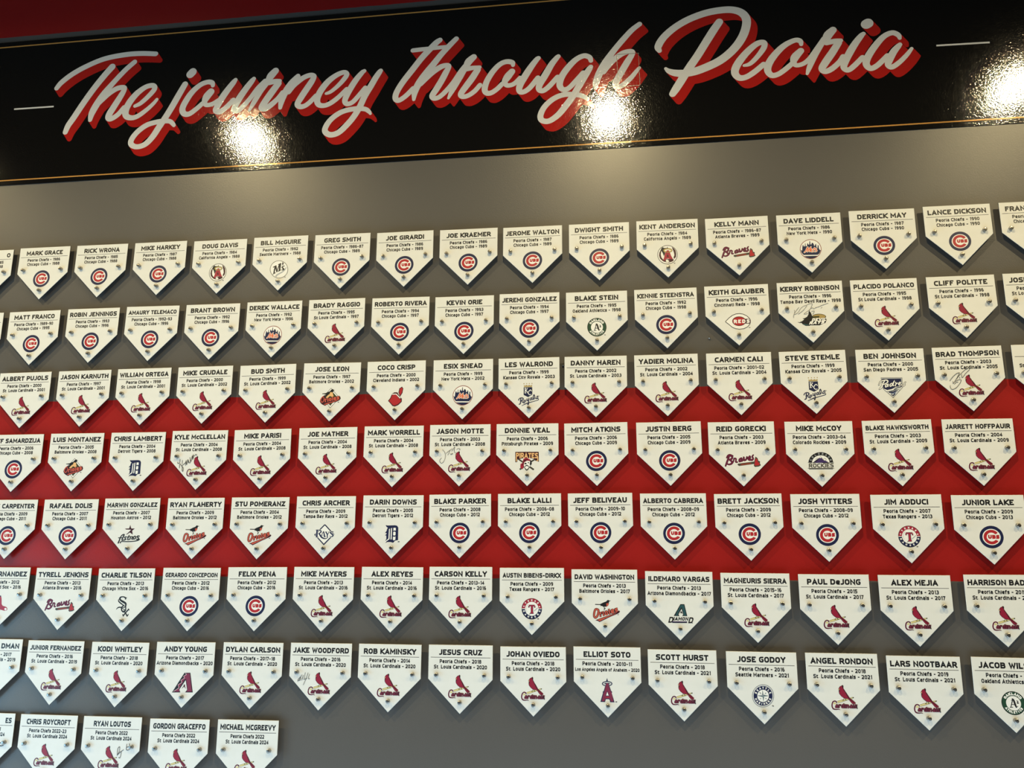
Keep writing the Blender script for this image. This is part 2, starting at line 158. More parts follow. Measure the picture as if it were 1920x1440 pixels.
SCRIPT=[[[(-2.1451,3.3906,0.0202),(-2.1275,3.4137,0.023),(-2.0869,3.4455,0.023),(-2.029,3.4759,0.0223),(-1.957,3.5015,0.0216),(-1.8733,3.5119,0.0215),(-1.8058,3.5114,0.0207),(-1.7464,3.5045,0.0199)],[(-1.9221,3.4634,0.0277),(-1.9488,3.4307,0.0269),(-1.9866,3.3781,0.0262),(-2.0235,3.3187,0.0261),(-2.0568,3.2594,0.026),(-2.0763,3.2266,0.0246),(-2.0847,3.2,0.0211)],[(-1.8307,3.4768,0.0207),(-1.8659,3.4448,0.022),(-1.9107,3.3929,0.0227),(-1.9428,3.3505,0.0274),(-1.9681,3.3076,0.0294),(-1.984,3.2711,0.0266),(-1.9875,3.2441,0.017)],[(-1.9677,3.3042,0.0205),(-1.9438,3.3299,0.0226),(-1.9195,3.3521,0.0226),(-1.8911,3.3688,0.0219),(-1.8662,3.3713,0.0205),(-1.8603,3.3629,0.0205),(-1.8709,3.338,0.0245),(-1.8903,3.3017,0.0265),(-1.9096,3.2656,0.0271),(-1.9135,3.2472,0.0237),(-1.9003,3.2428,0.0216),(-1.8753,3.258,0.0209),(-1.8534,3.2853,0.021)],[(-1.8089,3.2888,0.0142),(-1.7868,3.299,0.0182),(-1.7566,3.3274,0.0203),(-1.7362,3.3549,0.021),(-1.7444,3.3699,0.0203),(-1.7738,3.3654,0.0217),(-1.8077,3.3399,0.0258),(-1.8338,3.3043,0.0278),(-1.8452,3.2711,0.027),(-1.8394,3.2486,0.0242),(-1.8169,3.2401,0.0208),(-1.7912,3.2467,0.0201),(-1.7574,3.2713,0.0181),(-1.7334,3.2949,0.0155),(-1.7224,3.3094,0.0135)]],[[(-1.614,3.3645,0.0241),(-1.6337,3.3243,0.026),(-1.6561,3.2774,0.026),(-1.6786,3.2343,0.0259),(-1.7015,3.1947,0.0258),(-1.7242,3.1553,0.0251),(-1.7514,3.1265,0.023),(-1.784,3.1185,0.0203),(-1.8071,3.1303,0.0217),(-1.8076,3.1508,0.0225),(-1.7872,3.1802,0.0225),(-1.7528,3.2053,0.0218),(-1.7169,3.2147,0.0204),(-1.6837,3.2174,0.0204),(-1.66,3.214,0.0183),(-1.6472,3.2028,0.0169),(-1.6423,3.1963,0.0142)],[(-1.5959,3.4051,0.0324),(-1.5877,3.4142,0.0324)],[(-1.5009,3.3503,0.0157),(-1.5053,3.3621,0.0198),(-1.524,3.3667,0.0198),(-1.553,3.3562,0.0212),(-1.5838,3.3273,0.0239),(-1.6069,3.2875,0.0252),(-1.615,3.2605,0.0245),(-1.606,3.242,0.0224),(-1.5858,3.2394,0.021),(-1.5608,3.2565,0.0203),(-1.5362,3.2787,0.019)],[(-1.5071,3.3248,0.0286),(-1.522,3.3052,0.0306),(-1.5283,3.2833,0.0217),(-1.519,3.2712,0.0176),(-1.4961,3.2739,0.0182),(-1.4742,3.2877,0.0169)],[(-1.4129,3.3665,0.017),(-1.4203,3.356,0.0224),(-1.4411,3.3265,0.0257),(-1.4615,3.2936,0.027),(-1.4782,3.2571,0.0249),(-1.4787,3.2435,0.0229),(-1.4636,3.2396,0.0215),(-1.4418,3.2544,0.0208),(-1.4146,3.2831,0.0202)],[(-1.3405,3.3655,0.0169),(-1.3479,3.3554,0.0223),(-1.3687,3.326,0.0256),(-1.392,3.2883,0.0269),(-1.4072,3.2518,0.0241),(-1.4064,3.2415,0.0221),(-1.3915,3.2397,0.0207),(-1.3732,3.256,0.0201),(-1.3492,3.285,0.0188),(-1.3227,3.3241,0.0188),(-1.2954,3.3529,0.0188)],[(-1.2573,3.3912,0.0269),(-1.2739,3.3718,0.0303),(-1.2839,3.3519,0.0215)],[(-1.2851,3.3451,0.0201),(-1.3089,3.3127,0.0215),(-1.3318,3.27,0.0201),(-1.3482,3.2365,0.0113)],[(-1.2785,3.3446,0.0215),(-1.256,3.348,0.0201),(-1.2381,3.3482,0.0167)],[(-1.2424,3.3383,0.0254),(-1.2689,3.2993,0.028),(-1.2952,3.257,0.0266),(-1.3006,3.2421,0.0233),(-1.2842,3.2391,0.0213),(-1.2625,3.2528,0.0199),(-1.2413,3.2733,0.0186)],[(-1.1681,3.3625,0.0192),(-1.1899,3.3382,0.0245),(-1.211,3.3043,0.0266),(-1.2242,3.2699,0.025),(-1.2286,3.2377,0.0148)],[(-1.2819,3.243,0.0186),(-1.2621,3.2565,0.0197),(-1.2402,3.2766,0.0192),(-1.2236,3.2998,0.0186)],[(-1.2004,3.3007,0.0213),(-1.1838,3.324,0.0224),(-1.1643,3.3416,0.0224),(-1.142,3.3563,0.0208),(-1.1192,3.3626,0.0197),(-1.1054,3.3566,0.0191),(-1.1126,3.3375,0.0239),(-1.1313,3.3062,0.0254),(-1.15,3.275,0.0254),(-1.1625,3.2489,0.0232),(-1.1528,3.2368,0.0205),(-1.135,3.2382,0.0195),(-1.1153,3.2521,0.0195),(-1.0937,3.2761,0.019)],[(-1.0546,3.2825,0.0116),(-1.0383,3.288,0.0147),(-1.0139,3.3078,0.0168),(-0.9923,3.3319,0.019),(-0.9794,3.3539,0.019),(-0.9913,3.3636,0.019),(-1.0188,3.3544,0.0211),(-1.0507,3.3298,0.0243),(-1.0768,3.2938,0.0253),(-1.0878,3.2621,0.0242),(-1.0815,3.2401,0.021),(-1.0609,3.2339,0.0188),(-1.0359,3.242,0.0194),(-1.0067,3.264,0.0188),(-0.9778,3.2941,0.0173)],[(-0.9139,3.3627,0.0158),(-0.9224,3.3561,0.0194),(-0.9416,3.3318,0.0231),(-0.9604,3.3008,0.0241),(-0.9765,3.267,0.023),(-0.9818,3.2459,0.0209),(-0.9724,3.2339,0.0187),(-0.9525,3.2397,0.0187),(-0.9309,3.2635,0.0187),(-0.9071,3.2939,0.0183)],[(-0.8519,3.3584,0.0178),(-0.8567,3.352,0.0209),(-0.8709,3.3288,0.0235),(-0.8872,3.2977,0.024),(-0.9081,3.259,0.0239),(-0.924,3.2201,0.0238),(-0.9448,3.1817,0.0233),(-0.9708,3.1491,0.0232),(-0.9996,3.1221,0.0227),(-1.0293,3.1149,0.0217),(-1.0501,3.1283,0.0217),(-1.0487,3.1494,0.0218),(-1.03,3.1773,0.0213),(-0.9984,3.2003,0.0208),(-0.9662,3.2099,0.0197),(-0.9312,3.2121,0.0197),(-0.9034,3.2079,0.0181),(-0.8893,3.1975,0.0155),(-0.8832,3.1883,0.0103)]],[[(-0.6329,3.4649,0.0198),(-0.6451,3.4564,0.0229),(-0.6645,3.4363,0.024),(-0.6983,3.3985,0.0239),(-0.7342,3.3501,0.0239),(-0.7675,3.3043,0.0233),(-0.7886,3.2658,0.0227),(-0.7915,3.242,0.0216),(-0.7788,3.2336,0.0195),(-0.7534,3.2497,0.0195),(-0.727,3.277,0.0195)],[(-0.7329,3.4314,0.0173),(-0.7017,3.4328,0.0172),(-0.6669,3.4338,0.0161),(-0.6371,3.4345,0.0156),(-0.6099,3.4356,0.0145)],[(-0.5722,3.465,0.0192),(-0.5976,3.4386,0.0218),(-0.6266,3.4059,0.0228),(-0.6553,3.3678,0.0248),(-0.684,3.3298,0.0273),(-0.7077,3.2942,0.0268),(-0.7204,3.2631,0.0236),(-0.7237,3.2328,0.0128)],[(-0.7003,3.2936,0.0206),(-0.6787,3.3159,0.0216),(-0.6546,3.3381,0.0222),(-0.6279,3.3552,0.0216),(-0.6058,3.3604,0.0185),(-0.5971,3.3543,0.018),(-0.6077,3.3316,0.0231),(-0.6241,3.2981,0.0241),(-0.643,3.265,0.024),(-0.6559,3.2422,0.0219),(-0.6483,3.2315,0.0188),(-0.63,3.2354,0.0183),(-0.6061,3.2568,0.0188),(-0.5799,3.2893,0.0184),(-0.5561,3.3273,0.0184),(-0.5394,3.35,0.0184)],[(-0.507,3.3849,0.0236),(-0.525,3.3676,0.0282),(-0.5357,3.3444,0.0205)],[(-0.5392,3.3366,0.0194),(-0.5605,3.2984,0.0214),(-0.5817,3.2602,0.0203),(-0.5962,3.2283,0.0096)],[(-0.5344,3.3389,0.0194),(-0.51,3.3417,0.0174),(-0.4845,3.3422,0.0143)],[(-0.4916,3.3327,0.0234),(-0.5118,3.2997,0.0254),(-0.5332,3.2696,0.0244),(-0.551,3.2419,0.0218),(-0.5447,3.2304,0.0187),(-0.5254,3.2326,0.0182),(-0.5014,3.2486,0.0187),(-0.4824,3.2709,0.0177)],[(-0.3633,3.3404,0.0142),(-0.3658,3.3508,0.0188),(-0.3812,3.3562,0.0194),(-0.3997,3.3536,0.0194),(-0.4181,3.3416,0.0201),(-0.4395,3.3162,0.0214),(-0.4577,3.2838,0.022),(-0.465,3.254,0.0219),(-0.4587,3.2384,0.0199),(-0.4418,3.2371,0.0193),(-0.4204,3.2505,0.0186),(-0.4022,3.2692,0.018)],[(-0.3672,3.3153,0.0238),(-0.3824,3.2963,0.0277),(-0.393,3.2752,0.0212),(-0.3822,3.2616,0.0173),(-0.3593,3.2665,0.0179),(-0.338,3.2876,0.0173)],[(-0.2724,3.3605,0.0174),(-0.2785,3.3553,0.0199),(-0.2953,3.333,0.0231),(-0.3166,3.2993,0.0256),(-0.3373,3.2607,0.0243),(-0.3403,3.2375,0.021),(-0.3272,3.2314,0.0191),(-0.3045,3.2447,0.0197),(-0.2741,3.2824,0.0198)],[(-0.2015,3.3613,0.0173),(-0.2076,3.355,0.0198),(-0.2253,3.3322,0.023),(-0.2467,3.2936,0.0255),(-0.2681,3.2551,0.0235),(-0.2696,3.2369,0.0209),(-0.2561,3.2309,0.019),(-0.2349,3.2458,0.0196),(-0.2045,3.2801,0.019)],[(-0.0861,3.3346,0.0158),(-0.091,3.3485,0.019),(-0.1104,3.3562,0.0197),(-0.1376,3.3444,0.021),(-0.165,3.3171,0.0235),(-0.1888,3.2822,0.0241),(-0.1972,3.2495,0.0228),(-0.1862,3.2303,0.0196),(-0.1658,3.2337,0.0189),(-0.1386,3.2614,0.0189),(-0.1143,3.2895,0.0189)],[(-0.0871,3.3106,0.0171),(-0.0932,3.3011,0.0215),(-0.1085,3.2756,0.024),(-0.1284,3.2407,0.0239),(-0.1482,3.2059,0.0238),(-0.1724,3.1715,0.0238),(-0.2026,3.1343,0.0225),(-0.2355,3.1122,0.0206),(-0.261,3.1173,0.0207),(-0.2648,3.1389,0.0213),(-0.2488,3.1707,0.0208),(-0.2171,3.198,0.0202),(-0.181,3.2101,0.0195),(-0.1452,3.2073,0.0188),(-0.1185,3.2003,0.0175),(-0.1044,3.1899,0.0144),(-0.0994,3.1846,0.0119)],[(0.0869,3.4645,0.0184),(0.0589,3.4426,0.0203),(0.0252,3.4051,0.0215),(-0.0054,3.3673,0.0221),(-0.0361,3.323,0.0252),(-0.0577,3.2815,0.0264),(-0.0702,3.246,0.0226),(-0.0711,3.2262,0.0113)],[(-0.0427,3.2869,0.0189),(-0.0244,3.312,0.0208),(-0.0001,3.3367,0.0208),(0.027,3.3551,0.0208),(0.0538,3.3595,0.0189),(0.0589,3.3501,0.0195),(0.041,3.3199,0.0238),(0.0194,3.2818,0.0238),(0.0009,3.2469,0.0231),(0.0005,3.2271,0.0205),(0.0211,3.2295,0.0187),(0.0512,3.256,0.0174),(0.0725,3.2824,0.0143),(0.0816,3.2932,0.0112)]],[[(0.1525,3.3536,0.0171),(0.149,3.3706,0.0257),(0.1675,3.4026,0.0264),(0.2036,3.4362,0.0258),(0.253,3.4655,0.0258),(0.3126,3.4861,0.0258),(0.3662,3.4934,0.0257),(0.4085,3.4909,0.0262),(0.4394,3.4757,0.0278),(0.4536,3.4469,0.0294),(0.4461,3.405,0.0298),(0.4257,3.3645,0.0297),(0.3951,3.3281,0.0296),(0.357,3.2983,0.0296),(0.3141,3.278,0.0296),(0.2714,3.2636,0.0291),(0.2343,3.2591,0.0281),(0.2027,3.2632,0.0253),(0.1818,3.2725,0.0186),(0.172,3.2823,0.0113)],[(0.3614,3.4478,0.0261),(0.3387,3.4147,0.0283),(0.3101,3.3687,0.0283),(0.2817,3.3227,0.0282),(0.2508,3.2772,0.0287),(0.2227,3.2317,0.0286),(0.203,3.2005,0.0274),(0.1919,3.1836,0.0235)],[(0.4365,3.2722,0.0105),(0.4575,3.2779,0.0155),(0.485,3.3054,0.0177),(0.5062,3.3364,0.02),(0.5059,3.3544,0.02),(0.4823,3.3511,0.0212),(0.4469,3.3206,0.0245),(0.4162,3.2814,0.0267),(0.4041,3.2497,0.026),(0.416,3.2279,0.0226),(0.4393,3.2275,0.0204),(0.4686,3.2444,0.0204),(0.5011,3.2713,0.0193)],[(0.6293,3.3365,0.0131),(0.6267,3.3492,0.0181),(0.6101,3.3541,0.0182),(0.5771,3.3394,0.0207),(0.5462,3.3116,0.0238),(0.5207,3.2767,0.0256),(0.5132,3.2472,0.0237),(0.5251,3.2278,0.0205),(0.5471,3.2303,0.0186),(0.5743,3.2488,0.0186),(0.5989,3.2701,0.0174)],[(0.6262,3.3121,0.0224),(0.6059,3.2897,0.028),(0.6003,3.27,0.0205),(0.6097,3.2585,0.0161),(0.6332,3.2639,0.0167),(0.6546,3.2822,0.0167),(0.6801,3.3169,0.0174),(0.7057,3.3517,0.0187)],[(0.6956,3.3323,0.0193),(0.6727,3.294,0.0204),(0.6509,3.2491,0.0179),(0.6414,3.2239,0.0099)],[(0.7366,3.382,0.0248),(0.7186,3.3631,0.03),(0.7111,3.3425,0.0215)],[(0.712,3.3354,0.0195),(0.7395,3.3393,0.0182),(0.7591,3.34,0.0149)],[(0.751,3.3319,0.0233),(0.7272,3.2954,0.0259),(0.7038,3.2624,0.0258),(0.6907,3.2391,0.0232),(0.7013,3.2278,0.0199),(0.7229,3.2365,0.0199),(0.7484,3.2587,0.0193),(0.7619,3.2784,0.0187)],[(0.834,3.359,0.0149),(0.826,3.3517,0.0194),(0.8077,3.3287,0.0232),(0.7873,3.2972,0.0251),(0.7663,3.2572,0.0238),(0.7617,3.2367,0.0212),(0.7744,3.227,0.0186),(0.7948,3.2409,0.0192),(0.8238,3.2697,0.0186)],[(0.8458,3.394,0.035),(0.8521,3.3976,0.035)],[(0.9482,3.332,0.0128),(0.9443,3.3446,0.0179),(0.9259,3.3543,0.0186),(0.8982,3.3427,0.0199),(0.8688,3.3111,0.0225),(0.8418,3.2716,0.0243),(0.8337,3.2445,0.023),(0.8456,3.2273,0.0197),(0.8685,3.2364,0.0191),(0.9038,3.2698,0.0185)],[(0.947,3.3084,0.0147),(0.9404,3.3013,0.0191),(0.924,3.2819,0.0236),(0.9081,3.2521,0.0235),(0.9032,3.2353,0.0203),(0.9148,3.2267,0.0184),(0.9396,3.2425,0.0171),(0.9654,3.268,0.0152),(0.9826,3.29,0.0114)]]]

PW = 0.2            # plaque width in metres; x right, z up, wall surface at y = 0
scene = bpy.context.scene
col = scene.collection
cam = bpy.data.cameras.new('camera'); cam.sensor_width = 36.0; cam.lens = 36.0 * CAM_F / 1920.0
cam.clip_start = 0.05; cam.clip_end = 60
camo = bpy.data.objects.new('camera', cam); col.objects.link(camo)
camo.matrix_world = Matrix(((CAM_R[0][0], CAM_R[1][0], CAM_R[2][0], 0.0), (CAM_R[0][1], CAM_R[1][1], CAM_R[2][1], CAM_Y),
                            (CAM_R[0][2], CAM_R[1][2], CAM_R[2][2], 1.6), (0, 0, 0, 1)))
scene.camera = camo
scene.view_settings.view_transform = 'Standard'
scene.view_settings.look = 'None'
scene.view_settings.exposure = 0.0
scene.view_settings.gamma = 1.0
scene.view_settings.use_curve_mapping = False

world = bpy.data.worlds.new('world'); scene.world = world; world.use_nodes = True
bg = world.node_tree.nodes['Background']; bg.inputs[0].default_value = (0.75, 0.87, 1.0, 1); bg.inputs[1].default_value = 0.1

LAMPS = [(-4.55, -2.0), (-2.35, -2.0), (-0.054, -2.0), (2.243, -2.0), (4.56, -2.0)]
LAMP_Z = 4.27
EN_LAMP, EN_WIN, EN_FLOOR, EN_ROOM = 200, 62, 88, 1.5
for lx, ly in LAMPS:
    L = bpy.data.lights.new('downlight', 'SPOT')
    L.energy = EN_LAMP; L.color = (1.0, 0.80, 0.43); L.spot_size = math.radians(151); L.spot_blend = 0.6
    L.shadow_soft_size = 0.034
    o = bpy.data.objects.new('downlight', L); col.objects.link(o)
    o.location = (lx, ly, LAMP_Z)
for nm, loc, rot, sx, sy, en, c in (
        ('window_daylight', (-4.5, -2.3, 0.75), (0, -90, 0), 1.3, 1.9, EN_WIN, (0.40, 0.74, 1.0)),
        ('floor_bounce_fill', (-1.4, -1.3, 0.03), (180, 0, 0), 6.5, 1.8, EN_FLOOR, (0.60, 0.82, 1.0)),  # added fill lamp, stands in for daylight bouncing up off the floor
        ('room_bounce', (0.5, -6.6, 2.2), (90, 0, 0), 7.0, 3.0, EN_ROOM, (1.0, 0.95, 0.85))):
    L = bpy.data.lights.new(nm, 'AREA'); L.shape = 'RECTANGLE'; L.size = sx; L.size_y = sy
    L.energy = en; L.color = c
    o = bpy.data.objects.new(nm, L); col.objects.link(o)
    o.location = loc; o.rotation_euler = tuple(math.radians(v) for v in rot)

# ---------------------------------------------------------------- materials
def lin(c):
    return tuple(((v / 255) / 12.92 if v <= 10 else (((v / 255) + 0.055) / 1.055) ** 2.4) for v in c)
def base_mat(name, rgb, rough=0.5, metal=0.0, spec=0.5):
    m = bpy.data.materials.new(name); m.use_nodes = True
    b = m.node_tree.nodes['Principled BSDF']
    b.inputs['Base Color'].default_value = (*rgb, 1); b.inputs['Roughness'].default_value = rough
    b.inputs['Metallic'].default_value = metal; b.inputs['Specular IOR Level'].default_value = spec
    return m, m.node_tree, b
def add_bump(nt, b, scale, strength, dist, detail=3.0, second=None):
    g = nt.nodes.new('ShaderNodeNewGeometry'); n = nt.nodes.new('ShaderNodeTexNoise')
    n.inputs['Scale'].default_value = scale; n.inputs['Detail'].default_value = detail; n.inputs['Roughness'].default_value = 0.6
    nt.links.new(g.outputs['Position'], n.inputs['Vector'])
    bp = nt.nodes.new('ShaderNodeBump'); bp.inputs['Strength'].default_value = strength; bp.inputs['Distance'].default_value = dist
    nt.links.new(n.outputs[0], bp.inputs['Height'])
    nt.links.new(bp.outputs[0], b.inputs['Normal'])
    return g, n, bp

INK = {}
def ink(name, rgb, rough=0.42):
    key = (name)
    if key not in INK:
        m, nt, b = base_mat('print_' + name, lin(rgb), rough)
        n = nt.nodes.new('ShaderNodeTexNoise'); n.inputs['Scale'].default_value = 90
        mx = nt.nodes.new('ShaderNodeMixRGB'); mx.blend_type = 'MULTIPLY'; mx.inputs[0].default_value = 0.12
        mx.inputs[1].default_value = (*lin(rgb), 1)
        nt.links.new(n.outputs[0], mx.inputs[2]); nt.links.new(mx.outputs[0], b.inputs['Base Color'])
        INK[key] = m
    return INK[key]
COL = dict(K=(26, 26, 30), N=(26, 34, 74), R=(182, 40, 48), W=(250, 250, 246), M=(150, 28, 58), D=(62, 16, 30), Y=(228, 214, 150), O=(236, 120, 76),
           P=(110, 24, 62), B=(140, 62, 48), G=(36, 74, 54), S=(178, 184, 190), T=(44, 84, 90), U=(66, 50, 104), A=(204, 178, 96), V=(205, 92, 74), C=(240, 190, 130),
           L=(96, 104, 112), E=(74, 70, 60), H=(120, 136, 166), F=(176, 152, 92), Q=(168, 40, 64), I=(132, 46, 76), J=(60, 66, 40), Z=(226, 190, 200))
def cmat(k): return ink({'K':'black','N':'navy','R':'red','W':'white','M':'crimson','D':'dark_maroon','Y':'pale_yellow','O':'orange','P':'maroon','B':'brown','G':'green',
    'S':'silver','T':'teal','U':'purple','A':'gold','V':'orange_red','C':'pale_orange','L':'steel','E':'charcoal','H':'light_blue','F':'old_gold','Q':'rose_red','I':'brick_purple','J':'olive','Z':'pink'}[k], COL[k])

mat_plate, nt, b = base_mat('plaque_face_white', (0.80, 0.80, 0.765), 0.38)
add_bump(nt, b, 260, 0.05, 0.001)
n2 = nt.nodes.new('ShaderNodeTexNoise'); n2.inputs['Scale'].default_value = 6; n2.inputs['Detail'].default_value = 4
cr = nt.nodes.new('ShaderNodeValToRGB'); cr.color_ramp.elements[0].color = (0.76, 0.765, 0.72, 1); cr.color_ramp.elements[1].color = (0.84, 0.84, 0.805, 1)
nt.links.new(n2.outputs[0], cr.inputs[0]); nt.links.new(cr.outputs[0], b.inputs['Base Color'])
mat_edge, nt, b = base_mat('plaque_edge_dark', (0.018, 0.017, 0.017), 0.4)
add_bump(nt, b, 300, 0.1, 0.001)
mat_steel, nt, b = base_mat('brushed_steel', (0.34, 0.33, 0.31), 0.34, 1.0)
add_bump(nt, b, 500, 0.15, 0.0005)
mat_steel_dark, nt, b = base_mat('dark_steel_recess', (0.05, 0.05, 0.05), 0.5, 0.6)
add_bump(nt, b, 500, 0.15, 0.0005)

GREY = (0.112, 0.106, 0.100); RED = (0.36, 0.011, 0.010)
def wall_material():
    m, nt, b = base_mat('wall_paint_grey_and_red', GREY, 0.34)
    g, n, bp = add_bump(nt, b, 260, 1.0, 0.0002, 2.0)
    sep = nt.nodes.new('ShaderNodeSeparateXYZ'); nt.links.new(g.outputs['Position'], sep.inputs[0])
    nz = nt.nodes.new('ShaderNodeTexNoise'); nz.inputs['Scale'].default_value = 24; nz.inputs['Detail'].default_value = 3
    nt.links.new(g.outputs['Position'], nz.inputs['Vector'])
    wob = nt.nodes.new('ShaderNodeMath'); wob.operation = 'MULTIPLY_ADD'; wob.inputs[1].default_value = 0.006
    nt.links.new(nz.outputs[0], wob.inputs[0]); nt.links.new(sep.outputs['Z'], wob.inputs[2])
    def mth(op, a, bv):
        k = nt.nodes.new('ShaderNodeMath'); k.operation = op
        nt.links.new(a, k.inputs[0])
        if isinstance(bv, float): k.inputs[1].default_value = bv
        else: nt.links.new(bv, k.inputs[1])
        return k.outputs[0]
    z = wob.outputs[0]
    band = mth('MULTIPLY', mth('GREATER_THAN', z, 1.5575), mth('LESS_THAN', z, 2.156))
    top = mth('GREATER_THAN', z, 3.637)
    fac = mth('ADD', band, top)
    # faint roller variation in the paint itself
    nv = nt.nodes.new('ShaderNodeTexNoise'); nv.inputs['Scale'].default_value = 2.2; nv.inputs['Detail'].default_value = 5
    nt.links.new(g.outputs['Position'], nv.inputs['Vector'])
    mx = nt.nodes.new('ShaderNodeMixRGB'); mx.inputs[1].default_value = (*GREY, 1); mx.inputs[2].default_value = (*RED, 1)
    nt.links.new(fac, mx.inputs[0])
    mm = nt.nodes.new('ShaderNodeMixRGB'); mm.blend_type = 'MULTIPLY'; mm.inputs[0].default_value = 0.18
    nt.links.new(mx.outputs[0], mm.inputs[1]); nt.links.new(nv.outputs[0], mm.inputs[2])
    nt.links.new(mm.outputs[0], b.inputs['Base Color'])
    return m
mat_wall = wall_material()

def vinyl(name, rgb):
    m, nt, b = base_mat(name, rgb, 0.16, 0.0, 0.5)
    g, n, bp = add_bump(nt, b, 230, 1.0, 0.00022, 1.5)
    nv = nt.nodes.new('ShaderNodeTexNoise'); nv.inputs['Scale'].default_value = 60
    nt.links.new(g.outputs['Position'], nv.inputs['Vector'])
    mr = nt.nodes.new('ShaderNodeMapRange'); mr.inputs[3].default_value = 0.05; mr.inputs[4].default_value = 0.09
    nt.links.new(nv.outputs[0], mr.inputs[0]); nt.links.new(mr.outputs[0], b.inputs['Roughness'])
    return m
mat_vblack = vinyl('banner_black_vinyl', (0.0060, 0.0055, 0.0050))
mat_vwhite = vinyl('banner_white_vinyl', (0.80, 0.78, 0.74))
mat_vred = vinyl('banner_red_vinyl', (0.46, 0.016, 0.012))
mat_vgold = vinyl('banner_gold_vinyl', (0.62, 0.30, 0.075))

def plain(name, rgb, rough=0.8):
    m, nt, b = base_mat(name, rgb, rough)
    add_bump(nt, b, 40, 0.2, 0.002)
    return m
mat_ceil = plain('ceiling_paint_dark', (0.03, 0.028, 0.026))
mat_floor = plain('floor_carpet_grey', (0.09, 0.09, 0.09))
mat_side = plain('side_wall_paint', (0.10, 0.095, 0.09))
mat_frame = plain('window_frame_dark', (0.03, 0.03, 0.03), 0.5)

# ---------------------------------------------------------------- object helpers
def mesh_obj(name, verts, faces, mats, parent=None, fm=None, loc=None, rot=0.0, smooth=False):
    me = bpy.data.meshes.new(name); me.from_pydata(verts, [], faces)
    for m in mats: me.materials.append(m)
    if fm is not None: me.polygons.foreach_set('material_index', fm)
    if smooth: me.polygons.foreach_set('use_smooth', [True] * len(faces))
    me.update()
    o = bpy.data.objects.new(name, me); col.objects.link(o)
    if parent: o.parent = parent
    if loc: o.location = loc
    return o
def link(name, me, parent, loc=(0, 0, 0)):
    o = bpy.data.objects.new(name, me); col.objects.link(o); o.parent = parent; o.location = loc
    return o
def box(x0, x1, y0, y1, z0, z1):
    v = [(x, y, z) for x in (x0, x1) for y in (y0, y1) for z in (z0, z1)]
    f = [(0, 1, 3, 2), (4, 6, 7, 5), (0, 4, 5, 1), (2, 3, 7, 6), (0, 2, 6, 4), (1, 5, 7, 3)]
    return v, f
def boxes(lst):
    V, F = [], []
    for a in lst:
        v, f = box(*a); k = len(V); V += v; F += [tuple(i + k for i in q) for q in f]
    return V, F
def struct(name, V, F, m):
    o = mesh_obj(name, V, F, [m]); o['kind'] = 'structure'; return o

# ---------------------------------------------------------------- flat print engine (2-D polygons)
def crom(pts, n=5):
    if len(pts) < 3: return pts
    P = [pts[0]] + list(pts) + [pts[-1]]; out = []
    for i in range(1, len(P) - 2):
        p0, p1, p2, p3 = P[i - 1], P[i], P[i + 1], P[i + 2]
        for k in range(n):
            t = k / n
            out.append(tuple(0.5 * (2 * b + (c - a) * t + (2 * a - 5 * b + 4 * c - d) * t * t + (3 * b - a - 3 * c + d) * t ** 3)
                             for a, b, c, d in zip(p0, p1, p2, p3)))
    out.append(tuple(pts[-1])); return out
def ribbon_polys(pts, caps=True, closed=False, ncap=8):
    """pts: (x, y, w) -> list of convex polygons"""
    q = [pts[0]]
    for a in pts[1:]:
        if math.hypot(a[0] - q[-1][0], a[1] - q[-1][1]) > 1e-7: q.append(a)
    if closed and math.hypot(q[0][0] - q[-1][0], q[0][1] - q[-1][1]) < 1e-7: q.pop()
    n = len(q)
    if n < 2:
        x, y, w = q[0]
        return [[(x + w / 2 * math.cos(i * math.pi / 6), y + w / 2 * math.sin(i * math.pi / 6)) for i in range(12)]]
    seg = n if closed else n - 1
    D = []
    for i in range(seg):
        a, b = q[i], q[(i + 1) % n]; l = math.hypot(b[0] - a[0], b[1] - a[1]); D.append(((b[0] - a[0]) / l, (b[1] - a[1]) / l))
    Lp, Rp = [], []
    for i in range(n):
        if closed: d0, d1 = D[i - 1], D[i]
        else: d0, d1 = D[max(i - 1, 0)], D[min(i, seg - 1)]
        nx, ny = -(d0[1] + d1[1]), d0[0] + d1[0]; l = math.hypot(nx, ny)
        if l < 0.25: nx, ny, l = -d1[1], d1[0], 1.0; k = 1.0
        else: k = min(2.0 / l, 2.2)
        nx, ny = nx / l * k, ny / l * k
        x, y, w = q[i]
        Lp.append((x + nx * w / 2, y + ny * w / 2)); Rp.append((x - nx * w / 2, y - ny * w / 2))
    polys = []
    for i in range(seg):
        j = (i + 1) % n
        polys.append([Lp[i], Rp[i], Rp[j], Lp[j]])
    if caps and not closed:
        for (x, y, w), d, s in ((q[0], D[0], -1), (q[-1], D[-1], 1)):
            a0 = math.atan2(d[1] * s, d[0] * s)
            polys.append([(x + w / 2 * math.cos(a0 + t), y + w / 2 * math.sin(a0 + t)) for t in [(-math.pi / 2 + math.pi * k / ncap) for k in range(ncap + 1)]])
    return polys
def orient(poly):
    a = sum(poly[i - 1][0] * poly[i][1] - poly[i][0] * poly[i - 1][1] for i in range(len(poly)))
    return poly if a > 0 else poly[::-1]
def inside(p, x, y):
    c = False; j = len(p) - 1
    for i in range(len(p)):
        if (p[i][1] > y) != (p[j][1] > y) and x < (p[j][0] - p[i][0]) * (y - p[i][1]) / (p[j][1] - p[i][1]) + p[i][0]: c = not c
        j = i
    return c
